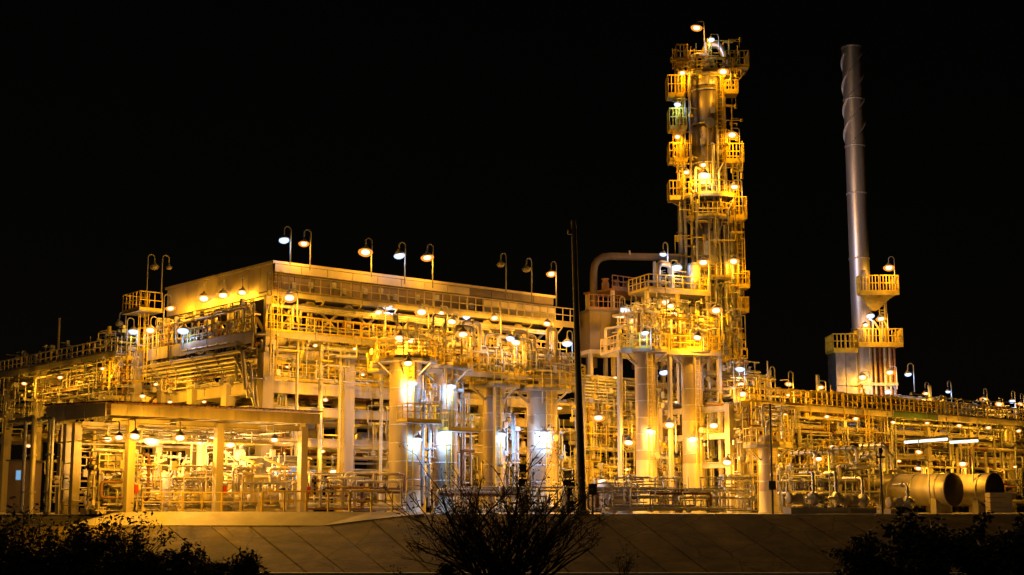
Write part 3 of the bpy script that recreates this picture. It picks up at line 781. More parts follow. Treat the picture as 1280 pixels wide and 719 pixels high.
# skids at the foot of the slim vessels
def skid(u0, u1, v0, v1, label, seed, h=2.6):
    t = thing('equipment_skid', label, 'equipment skid', g((u0 + u1) / 2, v0), 'equipment skids below the slim vessels')
    rg = random.Random(seed)
    box_part(t, 'base', 'concrete', (u0, u1, v0, v1, 0, .5))
    dk = box_part(t, 'deck', 'grating', (u0 - .3, u1 + .3, v0 - .3, v1, h, h + .1))
    for u in (u0 + .1, (u0 + u1) / 2, u1 - .1): column(u, v0 + .1, .5, h - .01, .2, 'steel', t, 'leg')
    handrail(dk, [g(u0 - .25, v0 - .25, h + .1), g((u0 + u1) / 2, v0 - .25, h + .1)], 1.1, .5); handrail(dk, [g((u0 + u1) / 2 + .03, v0 - .25, h + .1), g(u1 + .25, v0 - .25, h + .1)], 1.1, .5)
    k = 0; u = u0 + .3
    while u < u1 - .8:
        w = rg.uniform(.6, 1.1); z1 = rg.uniform(1.3, 2.2); box_part(t, 'cabinet', rg.choice(('steel', 'panel', 'panel', 'galv')), (u, u + w, v0 + .4, v0 + 1.1, .51, z1)); u += w + rg.uniform(.15, .7)
    fine(t, seed + 400, (u0, u1), (v0 - .3, v0 + .5), (.5, h + 2.2), 50, 'yellow'); fine(t, seed + 401, (u0, u1), (v0 - .3, v0 + .5), (.5, h + 2.4), 50, 'galv')
    clutter(t, seed, (u0, u1), (v0 - .2, v0 + .6), (.5, h + 1.6), 12, (.05, .11))
skid(25.5, 31.5, -8.8, -5.8, 'equipment skid with cabinets at the foot of the left slim vessel', 91)
skid(32.5, 38, -9.6, -6.8, 'equipment skid with cabinets at the foot of the right slim vessel', 92)
skid(36.2, 40.5, -14.2, -11.5, 'equipment skid with a yellow railed deck beside the stubby vessel', 93, 2.9)
t = thing('circular_tank', 'short round pale tank with a hatch behind the crest right of the mast', 'tank', at(766, 640, 93))
c = at(770, 640, 93); c.z = 0
mb = MB(); mb.lathe([(.01, -1.2), (.75, -1.1), (.8, -.9), (.8, 1.3), (.74, 1.5), (.01, 1.6)], c + Z * 1.25, 28, U); mb.build('shell', 'clad_warm', t)
mb = MB(); mb.lathe([(.01, -.06), (.3, -.06), (.3, .06), (.01, .06)], c + Z * 1.4 - V * .86 + U * .8, 16, V); mb.build('hatch', 'panel', t)
for q in (-.7, .8):
    mb = MB(); mb.box(c + U * q + Z * .3, .3, 1.1, .6); mb.build('saddle', 'concrete', t)

# ================================================================== DARK CABIN ON STEEL LEGS + OVERHEAD PIPE
cb = at(750, 640, 108); cu, cv = uv(cb)
t = thing('elevated_cabin', 'dark windowless boxy cabin raised on steel right of the tall mast', 'cabin', g(cu, cv))
d0 = at(729, 440, 107); d1 = at(771, 440, 108.5)
dx = Vector((1, .35, 0)).normalized(); dn = Vector((-dx.y, dx.x, 0))
cc = Vector((cb.x, 108.5, 0))
for k in range(3):
    mb = MB(); mb.box(cc + dx * (-.86 + .86 * k) + Z * 13.5, .84, 3.0, 2.9, dx, dn); mb.build('panel', 'brown', t)
mb = MB(); mb.box(cc + Z * 15.02, 2.8, 3.2, .1, dx, dn); mb.build('roof', 'dark', t)
mb = MB(); mb.box(cc + Z * 11.9, 2.7, 3.1, .28, dx, dn); mb.build('floor', 'steel', t)
for a in (-1.2, 1.2):
    for b_ in (-1.4, 1.4):
        mb = MB(); p = cc + dx * a + dn * b_; mb.bar(p, p + Z * 11.75, .25, .25); mb.build('leg', 'steel', t)
handrail(t, [cc - dx * 1.35 - dn * 1.55 + Z * 15.08, cc + dx * 1.35 - dn * 1.55 + Z * 15.08], 1.1, .4, 'rust')
mb = MB(); mb.box(cc - dn * 1.6 + dx * .3 + Z * 12.6, 1.5, .1, .5, dx, dn); mb.build('cable_tray', 'steel', t)
t = thing('overhead_pipe', 'big bent overhead pipe reaching from the dark cabin to the tower', 'pipe', at(742, 640, 110))
P = [at(742, 460, 110), at(742, 320, 110), at(850, 322, 111)]
run(t, P, .29, 'brown', 14, 0, 'pipe', 1.3); 
mb = MB(); q = at(786, 319, 110.5); q2 = q + Vector((.12, 0, 0)); mb.cyl(q, q2, .36, 14); mb.build('flange', 'steel', t)
mb = MB(); q = at(738, 420, 110); mb.bar(q - Z * 12, q, .3, .3); mb.build('support_post', 'steel', t)
q = at(818, 640, 110.5); mb = MB(); mb.bar(at(818, 400, 110.6), at(818, 327, 110.6), .22, .22); mb.build('support_post', 'steel', t)
t = thing('roof_gear', 'low dim pots and pipe bends on the flat top beside the overhead pipe', 'equipment', at(780, 640, 111))
q = at(780, 366, 111); u, v = uv(q)
box_part(t, 'deck', 'rust', (u - 2.4, u + 3.4, v - 1.2, v + 2, q.z - .15, q.z))
for k in range(5):
    a = u - 2 + k * 1.1; mb = MB(); mb.lathe([(.28, 0), (.3, .5), (.2, .8), (.3, .82), (.3, .9), (.01, .92)], g(a, v, q.z), 14); mb.build('pot', 'rust', t)
for (a, b_) in ((u - 2.2, v - 1), (u + 3.2, v - 1), (u + 3.2, v + 1.8), (u - 2.2, v + 1.8)): column(a, b_, 0, q.z - .16, .25, 'steel', t, 'leg')
handrail(t, [g(u - 2.4, v - 1.2, q.z), g(u + 3.4, v - 1.2, q.z)], 1.0, .6, 'rust')

# ================================================================== HIGH TOWER
TY = 113.0
tc0 = at(886, 640, TY); tc0.z = 0
def tp(px, py, dy=0.0): return at(px, py, TY + dy)
ctr = at(884, 300, TY); TX = (at(864, 430, TY).x + at(904, 430, TY).x) / 2
tb = Vector((15.75, TY, 0))
t = thing('distillation_tower', 'very tall distillation tower ringed by lit yellow platforms', 'tower', tb)
tw = t
zt = tp(885, 62).z
fine(t, 341, (tb.x - 1.6, tb.x + 2.3), (TY - 2.4, TY - 1.7), (8, 18), 24, 'galv', frame=world_frame); fine(t, 342, (tb.x - 1.7, tb.x + 2.3), (TY - 2.4, TY - 1.6), (8, 36), 26, 'yellow', frame=world_frame)
prof = [(1.9, 0), (1.8, 2.0), (1.62, 2.2), (1.62, 11.0), (1.55, 19.5), (1.42, 21.0), (1.36, 33.8), (1.2, 35.2)]
for i in range(len(prof) - 1):
    pass
mb = MB(); mb.lathe([(1.95, 0), (1.95, .2), (1.7, .22), (1.66, 3.0)], tb, 36); mb.build('skirt', 'fireproof', t)
zz = [3.0, 6.4, 9.8, 13.2, 16.6, 20.0]
for a, b in zip(zz[:-1], zz[1:]):
    mb = MB(); mb.lathe([(1.62, a), (1.62, b - .05), (1.58, b - .04), (1.58, b)], tb, 40); mb.build('shell_course', 'clad_dark', t)
mb = MB(); mb.lathe([(1.62, 20.0), (1.36, 21.2)], tb, 40); mb.build('shell_cone', 'clad', t)
zz = [21.2, 24.4, 27.6, 30.8, 34.0]
for a, b in zip(zz[:-1], zz[1:]):
    mb = MB(); mb.lathe([(1.36, a), (1.36, b - .05), (1.32, b - .04), (1.32, b)], tb, 40); mb.build('shell_course', 'clad_dark', t)
mb = MB(); mb.lathe([(1.36, 34.0), (1.34, 34.4), (1.15, 35.0), (.7, 35.5), (.01, 35.7)], tb, 36); mb.build('dome_head', 'clad', t)
for z in (9.8, 13.2, 16.6, 24.4, 27.6, 30.8, 33.6):
    rr = 1.64 if z < 20 else 1.38
    mb = MB(); mb.lathe([(rr - .05, -.06), (rr + .06, -.05), (rr + .06, .05), (rr - .05, .06)], tb + Z * z, 40); mb.build('band', 'galv', t)
# risers
for px, z0, z1, rr, m_, dy in ((853, 3, 36.0, .24, 'clad', -.4), (859, 6, 26.5, .13, 'galv', -1.0), (917, 1, 25.8, .28, 'clad', -.8), (909, 1, 22.5, .2, 'clad', -1.5), (924, 1, 24.0, .22, 'clad_warm', -.2), (902, 8, 30.5, .1, 'galv', -1.5), (896, 2, 29, .12, 'clad', -1.8), (873, 2, 27, .1, 'galv', -1.9), (889, 4, 24, .08, 'steel', -1.95), (912, 3, 33, .09, 'steel', -1.2), (867, 6, 34.5, .09, 'clad_dark', -1.6)):
    x = at(px, 400, TY + dy).x
    q = Vector((x, TY + dy, 0)); into = Vector((tb.x, TY, 0)) + (q - tb).normalized() * 1.2
    run(t, [q + Z * z0, q + Z * z1, Vector((into.x, into.y, z1 + .0))], rr, m_, 12, 3.4, 'riser')
    mb = MB()
    for z in range(int(z0) + 2, int(z1), 4): mb.bar(q + Z * z, Vector((into.x, into.y, z)), .07, .1)
    mb.build('clip', 'steel', t)
# overhead vapour line at the very top
run(t, [tb + Z * 35.6, tb + Z * 37.6, tb + Z * 37.6 + Vector((1.15, -.3, 0)), tb + Z * 35.8 + Vector((1.75, -.5, 0))], .3, 'clad', 12, 0, 'vapour_line', .7)
run(t, [tb + Vector((-1.2, -.7, 34.5)), tb + Vector((-1.2, -.7, 36.6)), tb + Vector((-.1, -.7, 36.6)), tb + Vector((-.1, -.7, 35.4))], .2, 'clad', 10)
ring_platform(t, tb, 34.7, 1.37, 2.35, n=24)
mb = MB(); mb.box(tb + Vector((2.3, -.6, 35.3)), 1.9, 2.2, .12, X1, Y1); pf = mb.build('platform', 'grating', t)
a = tb + Vector((1.4, -1.65, 35.36)); handrail(pf, [a, a + X1 * 1.85, a + X1 * 1.85 + Y1 * 2.1], 1.3, .4)
mb = MB(); mb.bar(tb + Vector((3.1, -.6, 35.2)), tb + Vector((1.4, -.6, 33.2)), .12, .12); mb.build('bracket', 'steel', t)
# davit on top
mb = MB(); mb.pipe([tb + Vector((1.5, .3, 35)), tb + Vector((1.5, .3, 38.0)), tb + Vector((2.3, .3, 38.0))], .07, 8); mb.build('davit', 'steel', t)
# side landings (small railed cages), left and right
def landing(x0, x1, z, h=1.3, dy=-.9, depth=1.5, rail='yellow'):
    mb = MB(); mb.box(Vector(((x0 + x1) / 2, TY + dy, z)), x1 - x0, depth, .12, X1, Y1); mb.box(Vector(((x0 + x1) / 2, TY + dy - depth / 2 - .03, z + .02)), x1 - x0, .05, .3, X1, Y1); pf = mb.build('platform', 'yellow', t)
    a, b = Vector((x0, TY + dy - depth / 2, z + .06)), Vector((x1, TY + dy - depth / 2, z + .06))
    handrail(pf, [a + Y1 * depth, a, b, b + Y1 * depth], h, .28, rail, w=.07)
    mb = MB(); mb.bar(Vector((x0 + .1, TY + dy, z - .05)), Vector((tb.x + (-1.3 if x0 < tb.x else 1.3), TY + dy * .4, z - 1.0)), .09, .09)
    mb.bar(Vector((x0 if x0 > tb.x else x1, TY + dy + .3, z - .02)), Vector((tb.x + (-1.2 if x0 < tb.x else 1.2), TY + dy * .5, z - .02)), .12, .12); mb.build('bracket', 'steel', pf)
for x0, x1, py0, py1 in ((845, 858, 78, 60), (834, 855, 122, 97), (836, 857, 163, 139), (836, 858, 203, 182), (836, 849, 250, 229),
                         (906, 921, 118, 104), (906, 928, 204, 183), (918, 931, 274, 226), (922, 935, 360, 342), (922, 934, 390, 374)):
    a = at(x0, py0, TY - 1); b = at(x1, py1, TY - 1)
    landing(a.x, b.x, a.z, min(1.6, b.z - a.z))
# cages linking left landings
for (pa, pb) in ((163, 122), (203, 163), (250, 203), (122, 78)):
    a = at(851, pa, TY - 1.4); b = at(851, pb, TY - 1.4)
    ladder(t, a, Vector((a.x, a.y, b.z)), X1, .4, 'yellow', cage=-Y1)
a = at(921, 274, TY - 1.5); b = at(921, 204, TY - 1.5); ladder(t, a, Vector((a.x, a.y, b.z)), X1, .4, 'yellow', cage=-Y1)
a = at(927, 390, TY - 1.0); b = at(927, 274, TY - 1.0); ladder(t, a, Vector((a.x, a.y, b.z)), X1, .4, 'yellow', cage=-Y1)
fine(t, 343, (tb.x - 2.9, tb.x - 1.4), (TY - 1.9, TY - .6), (20, 37), 34, 'yellow', frame=world_frame); fine(t, 344, (tb.x + 1.3, tb.x + 2.5), (TY - 1.9, TY - .6), (17, 36), 30, 'yellow', frame=world_frame); fine(t, 345, (tb.x - 1.6, tb.x + 2.6), (TY - 1.6, TY), (34.6, 37.6), 40, 'yellow', frame=world_frame)
fine(t, 346, (tb.x - 1.7, tb.x + 1.7), (TY - 2.6, TY - 1.7), (18.5, 26), 14, 'yellow', frame=world_frame)
q = tb + Vector((-1.2, -1.25, 9)); ladder(t, q, q + Z * 11, X1, .45, 'yellow', cage=-Y1); q = tb + Vector((.9, -1.25, 21.5)); ladder(t, q, q + Z * 13, X1, .45, 'yellow', cage=-Y1)
for k, (dx_, z) in enumerate(((-.6, 29.2), (.3, 31.8), (-.3, 26.9), (.7, 28.3))):
    mb = MB(); mb.box(tb + Vector((dx_, -1.45, z)), .35, .2, .5, X1, Y1); mb.build('junction_box', 'galv', t)
# middle half-round platforms
for py, a0, a1, ro in ((248, R(180), R(360), 2.55), (275, R(200), R(360), 2.3)):
    ring_platform(t, tb, at(885, py, TY - 1.5).z, 1.66 if py > 300 else 1.5, ro, a0, a1, n=16)
ring_platform(t, tb, at(885, 352, TY - 1.5).z, 1.66, 2.6, R(185), R(300), n=12)
box_c = at(880, 225, TY - 1.9); mb = MB(); mb.box(box_c, .9, .5, .8, X1, Y1); mb.build('manway_box', 'panel', t)
for py in (235, 300, 330, 160):
    q = at(884, py, TY); c2 = Vector((tb.x, TY, q.z)); rr = 1.6 if q.z < 20 else 1.36
    mb = MB(); mb.cyl(c2 - Y1 * (rr - .1), c2 - Y1 * (rr + .28), .32, 18); mb.cyl(c2 - Y1 * (rr + .28), c2 - Y1 * (rr + .36), .42, 18); mb.build('manway', 'clad', t)
rg = random.Random(5)
for k in range(8):
    z = rg.uniform(9, 26); x = tb.x + rg.uniform(.2, 1.6); y = TY - 1.75 - rg.uniform(0, .4)
    run(t, [Vector((x, y, z)), Vector((x, y, z + rg.uniform(1.5, 4))), Vector((x + rg.uniform(-1, 1), y, z + rg.uniform(3, 5)))], rg.uniform(.05, .1), rg.choice(('clad', 'galv', 'steel')), 8, 1.5)

# ================================================================== RIGHT PIPE RACK
t = thing('pipe_rack', 'long pipe rack with a yellow railed walkway receding to the right edge', 'pipe rack', g(29, -13))
rr_ = t
us3 = [28.5, 34, 40, 46, 52, 58, 64, 71]
for u in us3:
    for v in (-13.4, -7.0): column(u, v, 0, 7.5, .45, 'steel')
    for z in (3.3, 5.3, 7.2):
        mb = MB(); mb.ibeam(g(u, -13.15, z), g(u, -7.25, z), .28, .4); mb.build('beam', 'steel', t)
    mb = MB(); mb.bar(g(u + .2, -13.4, 5.2), g(u + 1.9, -13.4, 7.3), .14, .14); mb.build('brace', 'steel', t)
for a, b in zip(us3[:-1], us3[1:]):
    for z in (4.3, 6.2):
        for v in (-13.4, -7.0):
            mb = MB(); mb.ibeam(g(a + .24, v, z), g(b - .24, v, z), .24, .36); mb.build('beam', 'steel', t)
    mb = MB(); mb.span(a + .02, b - .02, -14.4, -13.1, 7.52, 7.6); wk = mb.build('walkway', 'grating', t)
    mb = MB(); mb.span(a + .02, b - .02, -14.48, -14.4, 7.25, 7.68); mb.build('edge_beam', 'green' if a == 46 else 'steel', t)
    handrail(wk, [g(a + .05, -14.38, 7.62), g((a + b) / 2 - .03, -14.38, 7.62)], 1.1, .55, 'yellow'); handrail(wk, [g((a + b) / 2 + .03, -14.38, 7.62), g(b - .05, -14.38, 7.62)], 1.1, .55, 'yellow' if a < 52 else 'galv')
rg = random.Random(101)
for z in (3.52, 5.52, 7.45):
    v = -12.9
    while v < -7.6:
        r2 = rg.choice((.09, .13, .17, .22, .28)); v += r2 + .06
        run(t, [g(27.5 + rg.uniform(0, 4), v, z + r2), g(73, v, z + r2)], r2, rg.choice(('clad', 'galv', 'clad_warm', 'steel', 'rust')), 8, 5); v += r2 + .05
# raised pipes over the walkway
for (a, b, z, r2, v, m_) in ((29, 38, 10.1, .23, -9, 'clad'), (29.5, 37, 9.3, .2, -10, 'clad'), (44, 52, 8.9, .24, -12, 'clad'), (53, 60, 9.5, .18, -9, 'clad_warm'), (55, 66, 9.1, .16, -10, 'galv'), (38, 47, 8.7, .16, -12.6, 'clad')):
    run(t, [g(a, v, 7.6), g(a, v, z), g(b, v, z), g(b, v, 7.6)], r2, m_, 12, 3)
for u in (35.2, 40.8, 55.5, 58.4, 62, 63.4):
    run(t, [g(u, -11.5, 7.6), g(u, -11.5, 10.4 if u < 57 else 9.2)], .14, 'clad', 8)
clutter(t, 103, (29, 46), (-14.0, -13.0), (.6, 7.3), 46, (.05, .15), bias=(1.3, .5, 1))
clutter(t, 104, (46, 70), (-14.0, -12.0), (.6, 7.3), 50, (.05, .16), bias=(1.5, .5, 1))
clutter(t, 105, (29, 68), (-13, -8), (7.7, 9.0), 40, (.05, .14))
for a in (29.6, 33, 42.5): ladder(t, g(a, -14.7, .2), g(a, -14.7, 7.6), U)
fine(t, 331, (28.5, 46), (-14.6, -13.1), (.4, 7.4), 120, 'galv'); fine(t, 332, (28.5, 46), (-14.6, -13.1), (.4, 9.4), 70, 'yellow'); fine(t, 333, (46, 70), (-14.4, -12.1), (.4, 8.6), 120, 'galv'); fine(t, 334, (46, 70), (-14.4, -10), (6.8, 9.2), 120, 'clad')
# long fluorescent-lit tubes below the rack: pale pipe lengths
for px0, px1, py0, py1 in ((1131, 1184, 553, 549), (1188, 1222, 553, 551)):
    p_, q_ = at(px0, py0, 103.5), at(px1, py1, 104.5); tl = thing('strip_light', 'long pale strip light under the right pipe rack, %s one' % ('longer left' if px0 < 1150 else 'shorter right'), 'strip light', p_, 'strip lights under the right pipe rack')
    mb = MB(); mb.bar(p_ + Z * .2, q_ + Z * .2, .3, .12); mb.build('housing', 'enamel', tl); mb = MB(); mb.tube([p_, q_], .1, 8); mb.build('tube', 'tube_white', tl)
    mb = MB(); mb.bar(p_ + Z * .26, p_ + Z * 1.6, .05); mb.bar(q_ + Z * .26, q_ + Z * 1.6, .05); mb.build('hanger', 'steel', tl)
# low equipment blocks behind the right rack
t = thing('equipment_row', 'row of low cooler boxes and pipes behind the right pipe rack', 'equipment', g(45, -4))
for k in range(9):
    a = 30 + k * 4.4
    box_part(t, 'cooler_box', rg.choice(('panel', 'steel', 'clad_warm')), (a, a + 3.4, -5.5, -2.5, 3.0 + rg.uniform(-.5, .8), 6.4 + rg.uniform(-.4, .6)))
    for q in (a + .2, a + 3.2): column(q, -5.2, 0, 3.4, .25, 'steel', t, 'leg')
clutter(t, 108, (30, 68), (-6.6, -5.6), (.5, 7.5), 60, (.06, .2), bias=(1.5, .4, 1))

# ================================================================== FURNACE AND CHIMNEY
FY = 128.0
fc = Vector(((28.5 + 34.1) / 2 + .0, FY, 0))
t = thing('furnace', 'boxy furnace with yellow railed decks at the foot of the chimney', 'furnace', fc)
xl, xm, xr = at(1041, 480, FY).x, at(1066, 480, FY).x, at(1119, 480, FY).x
zb = at(1050, 490, FY).z; z1 = at(1050, 442, FY).z; z2 = at(1095, 433, FY).z
for i in range(2):
    for j in range(3):
        w = (xm - xl) / 2; hh = (z1 - 5) / 3
        mb = MB(); mb.box(Vector((xl + w * (i + .5), FY + .2, 5 + hh * (j + .5))), w - .05, 3.2, hh - .06, X1, Y1); mb.build('panel', 'clad', t)
mb = MB(); mb.box(Vector(((xl + xm) / 2, FY + .2, 2.5)), xm - xl, 3, 4.9, X1, Y1); mb.build('base', 'steel', t)
mb = MB(); mb.box(Vector(((xm + xr) / 2, FY + 1.2, z2 / 2)), xr - xm - .5, 3.2, z2 - .2, X1, Y1); mb.build('firebox', 'rust', t)
for k in range(9):
    x = lerp(xm + .15, xr - .15, k / 8)
    run(t, [Vector((x, FY - .7, 4)), Vector((x, FY - .7, z2 - .2))], .1 if k % 3 else .16, ('clad', 'clad_warm', 'rust')[k % 3], 8, 0, 'tube')
for z in (8.5, 11.2): 
    mb = MB(); mb.box(Vector(((xm + xr) / 2, FY - .9, z)), xr - xm, .2, .25, X1, Y1); mb.build('beam', 'steel', t)
def fdeck(x0, x1, z, h, y0=-1.9, depth=3.0, m='yellow'):
    mb = MB(); mb.box(Vector(((x0 + x1) / 2, FY + y0 + depth / 2, z)), x1 - x0, depth, .12, X1, Y1); mb.box(Vector(((x0 + x1) / 2, FY + y0 - .03, z)), x1 - x0, .05, .4, X1, Y1); pf = mb.build('platform', m, t)
    a, b = Vector((x0, FY + y0, z + .06)), Vector((x1, FY + y0, z + .06))
    handrail(pf, [a + Y1 * depth, a, a.lerp(b, .48)], h, .3, 'yellow', w=.07); handrail(pf, [a.lerp(b, .52), b, b + Y1 * depth], h, .3, 'yellow', w=.07)
fdeck(at(1036, 440, FY).x, at(1066, 440, FY).x, at(1050, 441, FY).z, 1.4)
fdeck(at(1067, 436, FY).x, at(1122, 436, FY).x, at(1090, 434, FY).z, 1.35)
za = at(1090, 370, FY).z
fdeck(at(1069, 370, FY).x, at(1117, 370, FY).x, za, 1.5)
mb = MB(); x0, x1 = at(1072, 370, FY).x, at(1112, 370, FY).x
mb._add([Vector((x0, FY - 1.8, za - .1)), Vector((x1, FY - 1.8, za - .1)), Vector((x1, FY + 1, za - .1)), Vector((x0, FY + 1, za - .1)), Vector((x0 + .8, FY - .5, za - 1.3)), Vector((x1 - 1.2, FY - .5, za - 1.3)), Vector((x1 - 1.2, FY + .5, za - 1.3)), Vector((x0 + .8, FY + .5, za - 1.3))], [(0, 1, 5, 4), (1, 2, 6, 5), (2, 3, 7, 6), (3, 0, 4, 7), (4, 5, 6, 7), (3, 2, 1, 0)], False)
mb.build('hopper', 'yellow', t)
for px in (1085, 1106):
    q = at(px, 420, FY); mb = MB(); mb.bar(Vector((q.x, FY - .6, z2)), Vector((q.x, FY - .6, za - .3)), .18, .18); mb.build('post', 'yellow', t)
ladder(t, Vector((at(1100, 400, FY).x, FY - .9, z2)), Vector((at(1100, 400, FY).x, FY - .9, za)), X1, .5, 'yellow', cage=-Y1)
box_part
mb = MB(); q = at(1079, 332, FY); 
for k, px in enumerate((1080, 1092, 1104)):
    q = at(px, 430, FY - 1.0); run(t, [q, q + Z * rg.uniform(1.3, 2.6), q + Z * 1.2 + X1 * .6], .1, 'clad', 8)
q = at(1082, 352, FY - .9); mb = MB(); mb.lathe([(.25, -.9), (.28, .7), (.15, 1.0), (.01, 1.05)], q, 14); mb.build('pot', 'panel', t)
t = thing('chimney', 'lone tall steel chimney with spiral strakes round its top', 'chimney', Vector((at(1077, 430, FY).x, FY, 0)))
cb_ = Vector((at(1078, 430, FY).x, FY, 0)); ctp = at(1066, 60, FY)
lean = Vector((0, 0, 1))
zt2 = ctp.z; rC = .88
zs = [8, 16.2, 22.6, 28.6, 33.0, 37.4, zt2]
for i, (a, b) in enumerate(zip(zs[:-1], zs[1:])):
    mb = MB(); mb.lathe([(rC, a + .03), (rC, b - .03)], cb_, 40); 
    if i == 5: mb.lathe([(rC, b - .03), (rC + .02, b), (rC - .08, b), (rC - .1, b - .6)], cb_, 40)
    mb.build('shell_course', 'stack', t)
    mb = MB(); mb.lathe([(rC - .03, -.07), (rC + .07, -.06), (rC + .07, .06), (rC - .03, .07)], cb_ + Z * b, 40); mb.build('band', 'galv', t)
mb = MB()
for k in range(3):
    pin = []; 
    n = 72; z0 = 33.2 - .0; z1_ = zt2 - .7
    vs = []
    for i in range(n + 1):
        a = 2 * math.pi * (i / n * 1.25 + k / 3); z = lerp(z0, z1_, i / n); d = Vector((math.cos(a), math.sin(a), 0))
        vs += [cb_ + d * (rC - .02) + Z * z, cb_ + d * (rC + .14) + Z * z, cb_ + d * (rC + .14) + Z * (z + .03), cb_ + d * (rC - .02) + Z * (z + .03)]
    fs = []
    for i in range(n):
        for j in range(4): fs.append((i * 4 + j, i * 4 + (j + 1) % 4, (i + 1) * 4 + (j + 1) % 4, (i + 1) * 4 + j))
    m2 = MB(); m2._add(vs, fs, False); m2.build('strake', 'stack', t)

# ================================================================== HORIZONTAL DRUMS AND MACHINES, RIGHT FOREGROUND
def drum(c, r_, L, label, axis=V, m='clad_warm', endm='shaded_end', group='horizontal drums by the right shrubs'):
    c = Vector(c); base = Vector((c.x, c.y, 0)); t = thing('horizontal_drum', label, 'tank', base, group)
    mb = MB(); mb.lathe([(r_, 0), (r_, L), (r_ * .85, L + r_ * .35), (r_ * .4, L + r_ * .5), (.01, L + r_ * .53)], c, 36, axis); mb.build('shell', m, t)
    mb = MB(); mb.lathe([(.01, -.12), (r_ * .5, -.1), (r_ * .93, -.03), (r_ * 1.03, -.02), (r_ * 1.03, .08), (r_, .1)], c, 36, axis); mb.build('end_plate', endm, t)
    for k in range(3):
        mb = MB(); mb.lathe([(r_, -.05), (r_ + .035, -.05), (r_ + .035, .05), (r_, .05)], c + axis * (L * (.15 + .33 * k)), 36, axis); mb.build('band', 'galv', t)
    for q in (.18, .8):
        mb = MB(); p = c + axis * (L * q); mb.box(Vector((p.x, p.y, (c.z - r_ * .5) / 2)), r_ * 1.7, .4, max(.1, c.z - r_ * .5), axis.cross(Z), axis); mb.build('saddle', 'concrete', t)
    mb = MB(); q = c + axis * (L * .4); mb.cyl(q + Z * (r_ - .05), q + Z * (r_ + .3), .14, 10); mb.cyl(q + Z * (r_ + .3), q + Z * (r_ + .38), .24, 12); mb.build('nozzle', 'clad', t)
    return t
drum((26.75, 88, 1.45), .98, 5.2, 'pale horizontal drum with a dark round end, nearer the plant middle')
t2 = drum((29.45, 88.6, 1.45), .98, 5.0, 'pale horizontal drum with a dark round end and a crate before it')
t = thing('crate', 'pale boxy crate standing before the right drum end', 'crate', at(1250, 640, 86.5))
c = at(1249, 640, 86.6); c.z = 0
for k in range(4):
    mb = MB(); mb.box(c + Z * (.2 + .3 * k), 1.3, .9, .28, X1, Y1); mb.build('board', 'panel', t)
def exchanger(c, L, r_, axis, label, seed):
    c = Vector(c); axis = Vector(axis).normalized(); t = thing('heat_exchanger', label, 'heat exchanger', Vector((c.x, c.y, 0)), 'heat exchangers below the right pipe rack'); rg = random.Random(seed)
    mb = MB(); mb.lathe([(r_, 0), (r_, L)], c, 24, axis); mb.build('shell', 'clad_warm', t)
    for q, s_ in ((0, -1), (L, 1)):
        mb = MB(); a = c + axis * q; mb.lathe([(r_, -.02), (r_ * 1.25, 0), (r_ * 1.25, .12), (r_ * 1.0, .13), (r_ * 1.0, .16), (r_ * 1.25, .17), (r_ * 1.25, .27), (r_, .28), (r_, .9), (r_ * .8, 1.05), (.01, 1.12)], a, 24, axis * s_); mb.build('channel_head', rg.choice(('clad', 'panel')), t)
    for q in (.2, .8):
        p = c + axis * (L * q); mb = MB(); mb.box(Vector((p.x, p.y, (c.z - r_ * .6) / 2)), r_ * 1.6, .3, c.z - r_ * .6, axis.cross(Z), axis); mb.build('saddle', 'concrete', t)
    for q in (.15, .5, .85):
        p = c + axis * (L * q); s_ = rg.choice((1, 1.6)); run(t, [p + Z * r_ * .9, p + Z * (r_ + s_), p + Z * (r_ + s_) + V * 2], .13, rg.choice(('clad', 'galv')), 9, .5)
    return t
def W_(px, Y, z): q = at(px, 640, Y); return Vector((q.x, Y, z))
exchanger(W_(1012, 92, 1.9), 3.2, .34, X1, 'slim heat exchanger lying over the pumps beside the stubby vessel', 1)
exchanger(W_(1012, 92.4, 1.0), 3.2, .3, X1, 'lower heat exchanger of the slim stacked pair', 2)
exchanger(W_(1066, 91, 2.05), 2.6, .42, X1, 'stout heat exchanger with pale end heads left of the drums', 3)
exchanger(W_(1100, 93, 2.3), 1.8, .5, U, 'stout heat exchanger tilted toward the drums behind the thin post', 4)
def pump(c, rz, label, s=1.0):
    c = Vector(c); t = thing('pump', label, 'pump', c, 'pumps along the crest of the slope'); d = Vector((math.cos(rz), math.sin(rz), 0)); nrm = Vector((-d.y, d.x, 0))
    mb = MB(); mb.box(c + Z * .15 * s, 2.0 * s, .8 * s, .3 * s, d, nrm); mb.build('base', 'concrete', t)
    mb = MB(); mb.lathe([(.01, 0), (.3, .02), (.34, .06), (.34, .2), (.3, .22), (.3, .75), (.34, .77), (.34, .85), (.01, .9)], c + Z * .72 * s - d * .95 * s, 16, d); mb.build('motor', 'panel', t)
    mb = MB(); mb.lathe([(.01, 0), (.12, .02), (.12, .3), (.36, .35), (.4, .5), (.36, .66), (.2, .7), (.2, .9), (.01, .92)], c + Z * .72 * s, 16, d); mb.build('casing', 'clad', t)
    run(t, [c + Z * .9 * s + d * .5, c + Z * 1.9 * s + d * .5, c + Z * 1.9 * s + d * .5 + nrm * 1.5], .1, 'clad', 9, .8)
    return t
pump(W_(1008, 84, 0), .3, 'rounded pump at the left of the machinery by the slope crest', 1.25)
pump(W_(1036, 84.5, 0), .2, 'rounded pump in the middle of the machinery by the slope crest', 1.25)
pump(W_(1072, 85, 0), .6, 'rounded pump right of the thin post by the slope crest', 1.1)
pump(W_(1126, 86, 0), .3, 'small pump in front of the left drum', .9)
t = thing('pipe_tangle', 'tangled low pipework and valves between the pumps and the drums', 'pipework', W_(1060, 90, 0))
u0, v0 = uv(W_(1000, 90, 0)); 
